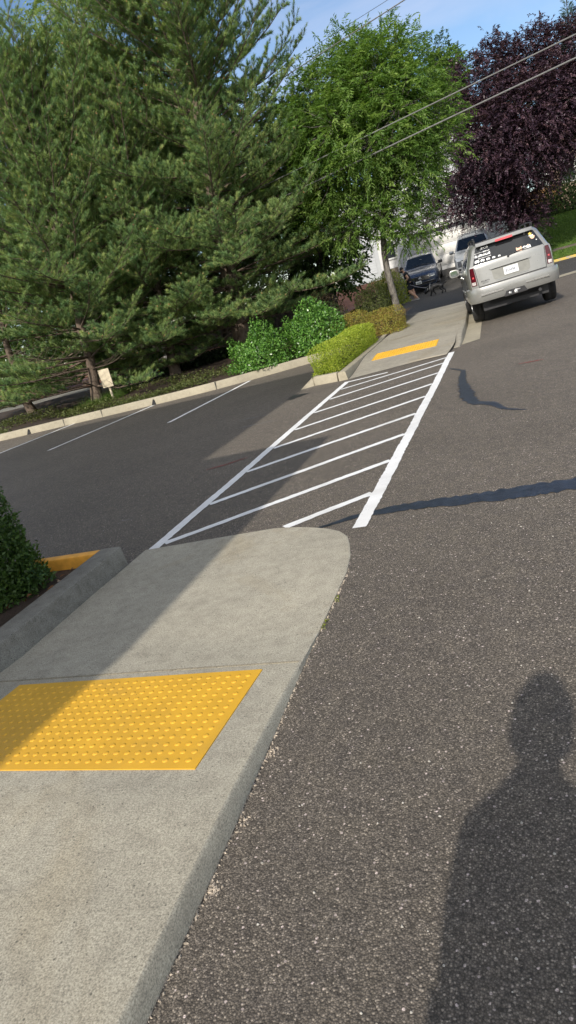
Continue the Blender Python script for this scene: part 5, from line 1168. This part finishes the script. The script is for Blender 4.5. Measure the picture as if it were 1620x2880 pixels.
def house2():
    y=57; root=thing('house','cream house with white-framed windows half hidden behind the plum at the right edge','house',(0,0,0))
    c=MB(); c.box(3.0,15,y+.02,y+8,1.2,7.9); c.build('wall_core',M['cream'],root)
    s=MB(); lap(s,(3.0,y),(15,y),1.3,5.2,.18,.02,(0,-1),[(1.0,1.9,4.5,5.9),(2.2,3.1,4.5,5.9),(5,6.4,4.4,6)]); lap(s,(3.0,y),(15,y),5.2,7.9,.18,.02,(0,-1),[(1.0,1.9,4.5,5.95),(2.2,3.1,4.5,5.95),(5,6.4,4.4,6)]); s.build('siding',M['tan'],root)
    window(root,4.05,4.85,y,4.55,5.85,.16,0); window(root,5.25,6.05,y,4.55,5.85,.16,0); window(root,8.1,9.3,y,4.5,5.9,.16,1)
    r=MB(); r.add([(2.5,y-.7,7.8),(15.5,y-.7,7.8),(15.5,y+4.5,10.4),(2.5,y+4.5,10.4),(2.5,y+9,7.8),(15.5,y+9,7.8)],[(0,1,2,3),(3,2,5,4),(0,3,4),(1,5,2),(0,4,5,1)]); r.build('roof',M['roof'],root)
    MB().box(2.9,3.1,y-.05,y+.1,1.2,7.8).build('trim',M['trimw'],root)
house2()
def fence(name,label,p0,p1,h,mat,zf,n,gap=.008,th=.022,group=None):
    p0=np.array(p0);p1=np.array(p1); root=thing(name,label,'fence',(0,0,0),0,group); d=(p1-p0)/n; L=np.linalg.norm(d); u=d/L; o=np.array([u[1],-u[0]]); mb=MB(); r=random.Random(4)
    for i in range(n):
        a=p0+d*i; b=a+d-u*gap; z=float(zf(a[0],a[1])); hh=h+r.uniform(-.02,.02); q=o*(th+r.uniform(0,.004)); e=o*0
        V=[(*(a+e),z+.04),(*(b+e),z+.04),(*(b+q),z+.04),(*(a+q),z+.04),(*(a+e),z+hh),(*(b+e),z+hh),(*(b+q),z+hh),(*(a+q),z+hh)]
        mb.add(V,[(0,3,2,1),(4,5,6,7),(0,1,5,4),(2,3,7,6),(0,4,7,3),(1,2,6,5)])
    mb.build('boards',mat,root); rl=MB(); m=int(np.linalg.norm(p1-p0)/2.2)+1
    for i in range(m+1):
        a=p0+(p1-p0)*i/m-o*.05; z=float(zf(*a)); MB().box(a[0]-.045,a[0]+.045,a[1]-.045,a[1]+.045,z-.1,z+h+.06).build('post',mat,root)
    return root
fz=lambda x,y: .12*max(0,min(14,y-38))+.30
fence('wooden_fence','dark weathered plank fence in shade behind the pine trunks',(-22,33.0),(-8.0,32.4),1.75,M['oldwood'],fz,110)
fence('wooden_fence','orange cedar plank fence glimpsed past the plum trunk above the lawn',(.3,51.0),(3.3,50.4),1.85,M['cedar'],lambda x,y:2.35,24)
def sign():
    root=thing('sign_board','blank cream board on a short post at the foot of the left pine','sign',(-12.15,18.35,.22),R(-14))
    m=MB(); m.box(-.235,.235,-.012,.012,.38,.94); m.build('panel',M['creampanel'],root,bevel=.006); m=MB(); m.box(-.035,.035,.013,.055,-.15,.75); m.build('post',M['creampanel'],root,bevel=.004)
M['creampanel']=simple('cream_paint',(.60,.52,.38),.6,var=.14,nscale=9,bump=.2)
sign()
def hydrant():
    root=thing('fire_hydrant','yellow fire hydrant half hidden by pine boughs','hydrant',(-13.55,24.2,.34))
    V,F=lathe([(.17,0),(.17,.03),(.11,.04),(.105,.36),(.14,.37),(.14,.40),(.115,.42),(.10,.50),(.06,.56),(.03,.57),(.03,.62),(.001,.62)],20,'z'); link('barrel',meshdata('barrel',V,[f for f in F],True),M['hyd'],root)
    m=MB(); m.tube([(-.19,0,.30),(.19,0,.30)],.05,12); m.tube([(0,-.18,.28),(0,0,.28)],.065,12); m.tube([(-.21,0,.30),(-.17,0,.30)],.065,6); m.tube([(.17,0,.30),(.21,0,.30)],.065,6); m.build('outlet_caps',M['hyd'],root)
M['hyd']=simple('hydrant_yellow',(.70,.42,.03),.5)
hydrant()
# ---- overhead wires
M['wire']=simple('grey_cable',(.16,.16,.155),.5,var=.15); M['wire2']=simple('dark_cable',(.06,.065,.07),.5)
def wire(label,a,b,sag,r,mat=None):
    a=np.array(a,float);b=np.array(b,float); t=np.linspace(0,1,60)[:,None]; P=a+(b-a)*t; P[:,2]-=sag*4*(t*(1-t))[:,0]
    tag(MB().tube(P,r,7).build('overhead_cable',mat or M['wire']),label,'cable','overhead cables')
def through(p,q,e0,e1):
    p=np.array(p,float);q=np.array(q,float); return p+(p-q)*e0,q+(q-p)*e1
W_=[('upper pair: thick cable crossing the top of the street tree into the blue sky',(-5.5,22.5,7.85),(-1.41,19,7.42),.9,2.0,.014),
    ('thin faint cable highest in the sky above the street tree',(-3.9,27,9.85),(-2.7,27.5,10.2),4,5,.008),
    ('cable crossing the plum crown, second from the bottom',(-3.10,20.6,5.25),(1.95,18.6,5.39),1.3,2.4,.016),
    ('lowest thick cable crossing in front of plum and street tree',(-4.15,21.2,4.75),(1.92,18.6,4.95),1.3,2.4,.019)]
# ------------------------------------------------------------ building that shades the lot (behind the camera, left)
M['stucco']=concrete('beige_stucco',(.46,.40,.32),.2,60,.08,.2)
def shade_building():
    root=thing('office_building','beige commercial building behind the near planter, out of view, shading the lot','building',(0,0,0))
    a=MB(); a.box(-14,-3.66,-26,SB1y,0,SB1h-.2); a.build('wall',M['stucco'],root)
    b=MB(); b.box(-13,SB2x-.02,-25,SB2y-.25,SB1h+.02,SB2h-.3); b.build('upper_wall',M['stucco'],root)
    MB().box(-14.3,SB1x,-26.3,SB1y+.12,SB1h-.19,SB1h).build('eave',M['roof'],root); MB().box(-13.2,SB2x,-25.2,SB2y,SB2h-.29,SB2h).build('roof',M['roof'],root)
    for yy in (-4,-8,-12): 
        w=MB().box(-3.658,-3.60,yy-.8,yy+.8,.9,2.3).build('window',M['trimw'],root); MB().box(-3.60,-3.59,yy-.7,yy+.7,1.0,2.2).build('pane',M['winglass'],w)
EL=R(31); AZ=R(4.5)      # sun behind the camera: shadows run ahead and a little to the right
ct=1/math.tan(EL); dx=math.sin(AZ)*ct; dy=math.cos(AZ)*ct
SB1h=3.9; SB1x=-2.33-dx*SB1h; SB1y=7.65-dy*SB1h-.12
SB2h=7.6; SB2x=-4.05-dx*SB2h; SB2y=15.0-dy*SB2h
shade_building()
for l,p,q,e0,e1,r in W_:
    a,b=through(p,q,e0,e1); wire(l,a,b,0.0,r,M['wire2'] if r<.012 else None)
# ------------------------------------------------------------ light
d=Vector((math.sin(AZ)*math.cos(EL),math.cos(AZ)*math.cos(EL),-math.sin(EL)))
ld=bpy.data.lights.new('sun','SUN'); ld.energy=2.7; ld.angle=R(.6); ld.color=(1.0,.93,.83); lo=bpy.data.objects.new('sun',ld); COL.objects.link(lo); lo.rotation_euler=d.to_track_quat('-Z','Y').to_euler(); lo.location=(0,-20,30)
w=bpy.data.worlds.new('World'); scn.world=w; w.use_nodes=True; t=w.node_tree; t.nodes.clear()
o=t.nodes.new('ShaderNodeOutputWorld'); bg=t.nodes.new('ShaderNodeBackground'); sk=t.nodes.new('ShaderNodeTexSky'); sk.sky_type='NISHITA'; sk.sun_disc=False; sk.sun_elevation=EL; sk.sun_rotation=PI+AZ; sk.altitude=50; sk.air_density=1.0; sk.dust_density=.3; sk.ozone_density=3.0
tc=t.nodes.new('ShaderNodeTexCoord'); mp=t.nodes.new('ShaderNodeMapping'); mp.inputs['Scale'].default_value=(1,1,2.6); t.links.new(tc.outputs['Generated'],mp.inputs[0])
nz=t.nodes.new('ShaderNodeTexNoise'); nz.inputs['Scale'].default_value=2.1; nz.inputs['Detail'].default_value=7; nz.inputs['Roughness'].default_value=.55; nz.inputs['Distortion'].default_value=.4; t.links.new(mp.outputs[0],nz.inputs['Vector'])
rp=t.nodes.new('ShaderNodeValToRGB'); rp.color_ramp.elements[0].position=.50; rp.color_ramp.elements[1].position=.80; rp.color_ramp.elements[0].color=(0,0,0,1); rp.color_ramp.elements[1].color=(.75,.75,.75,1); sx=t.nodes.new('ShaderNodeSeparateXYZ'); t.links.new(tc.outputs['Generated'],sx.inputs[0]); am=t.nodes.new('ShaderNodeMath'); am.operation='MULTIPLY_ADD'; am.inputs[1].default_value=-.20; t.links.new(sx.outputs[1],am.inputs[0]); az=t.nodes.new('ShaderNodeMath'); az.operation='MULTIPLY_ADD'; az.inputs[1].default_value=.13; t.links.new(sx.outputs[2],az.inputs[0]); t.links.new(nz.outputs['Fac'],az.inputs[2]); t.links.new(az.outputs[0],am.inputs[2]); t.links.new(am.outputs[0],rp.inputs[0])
mx=t.nodes.new('ShaderNodeMix'); mx.data_type='RGBA'; t.links.new(rp.outputs[0],mx.inputs[0]); t.links.new(sk.outputs[0],mx.inputs[6]); mx.inputs[7].default_value=(14.0,13.4,12.6,1)  # bright cloud added behind the camera and overhead, out of view, to lift shade
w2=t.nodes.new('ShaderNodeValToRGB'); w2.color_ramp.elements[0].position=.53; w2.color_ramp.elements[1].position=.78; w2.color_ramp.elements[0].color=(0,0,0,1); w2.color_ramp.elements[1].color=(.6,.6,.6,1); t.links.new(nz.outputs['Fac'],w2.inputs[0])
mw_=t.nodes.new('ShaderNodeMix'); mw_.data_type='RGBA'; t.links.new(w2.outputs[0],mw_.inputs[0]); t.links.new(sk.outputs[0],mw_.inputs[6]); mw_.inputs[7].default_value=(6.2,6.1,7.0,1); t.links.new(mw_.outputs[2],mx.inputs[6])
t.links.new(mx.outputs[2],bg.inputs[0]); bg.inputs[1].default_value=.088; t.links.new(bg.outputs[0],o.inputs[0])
# ------------------------------------------------------------ camera (a hand-held phone, tilted 15.5 degrees)
def rmat(roll,pitch,yaw):
    cp,sp=math.cos(pitch),math.sin(pitch); f=Vector((0,cp,-sp)); r=Vector((1,0,0)); dn=f.cross(r); cr,sr=math.cos(roll),math.sin(roll)
    r2=r*cr+dn*sr; d2=-r*sr+dn*cr; Y=Matrix.Rotation(yaw,3,'Z'); return Y@r2,Y@d2,Y@f
r_,dn_,f_=rmat(R(15.5),R(16.64064),R(22.18672))
cd=bpy.data.cameras.new('camera'); cam=bpy.data.objects.new('camera',cd); COL.objects.link(cam); cd.sensor_fit='VERTICAL'; cd.sensor_height=36; cd.sensor_width=20.25; cd.lens=36*1700/2576; cd.clip_start=.02; cd.clip_end=2000
mw=Matrix((r_,-dn_,-f_)).transposed().to_4x4(); mw.translation=(0,0,1.6); cam.matrix_world=mw; scn.camera=cam
# the phone itself, just behind its own lens
ph=MB(); ph.box(-.038,.038,-.148,.012,.004,.0125); po=ph.build('phone',M['phone'],bevel=.006); po.matrix_world=mw; tag(po,'black phone held up at eye height by the person out of view','phone')
# ------------------------------------------------------------ render settings
scn.render.engine='CYCLES'; vs=scn.view_settings; vs.view_transform='Standard'; vs.look='None'; vs.exposure=.77; vs.gamma=1; vs.use_curve_mapping=False
cy=scn.cycles; cy.use_denoising=True; cy.max_bounces=6; cy.diffuse_bounces=3; cy.glossy_bounces=3; cy.transmission_bounces=3; cy.transparent_max_bounces=4; cy.use_adaptive_sampling=True; cy.adaptive_threshold=.02; cy.sample_clamp_indirect=6
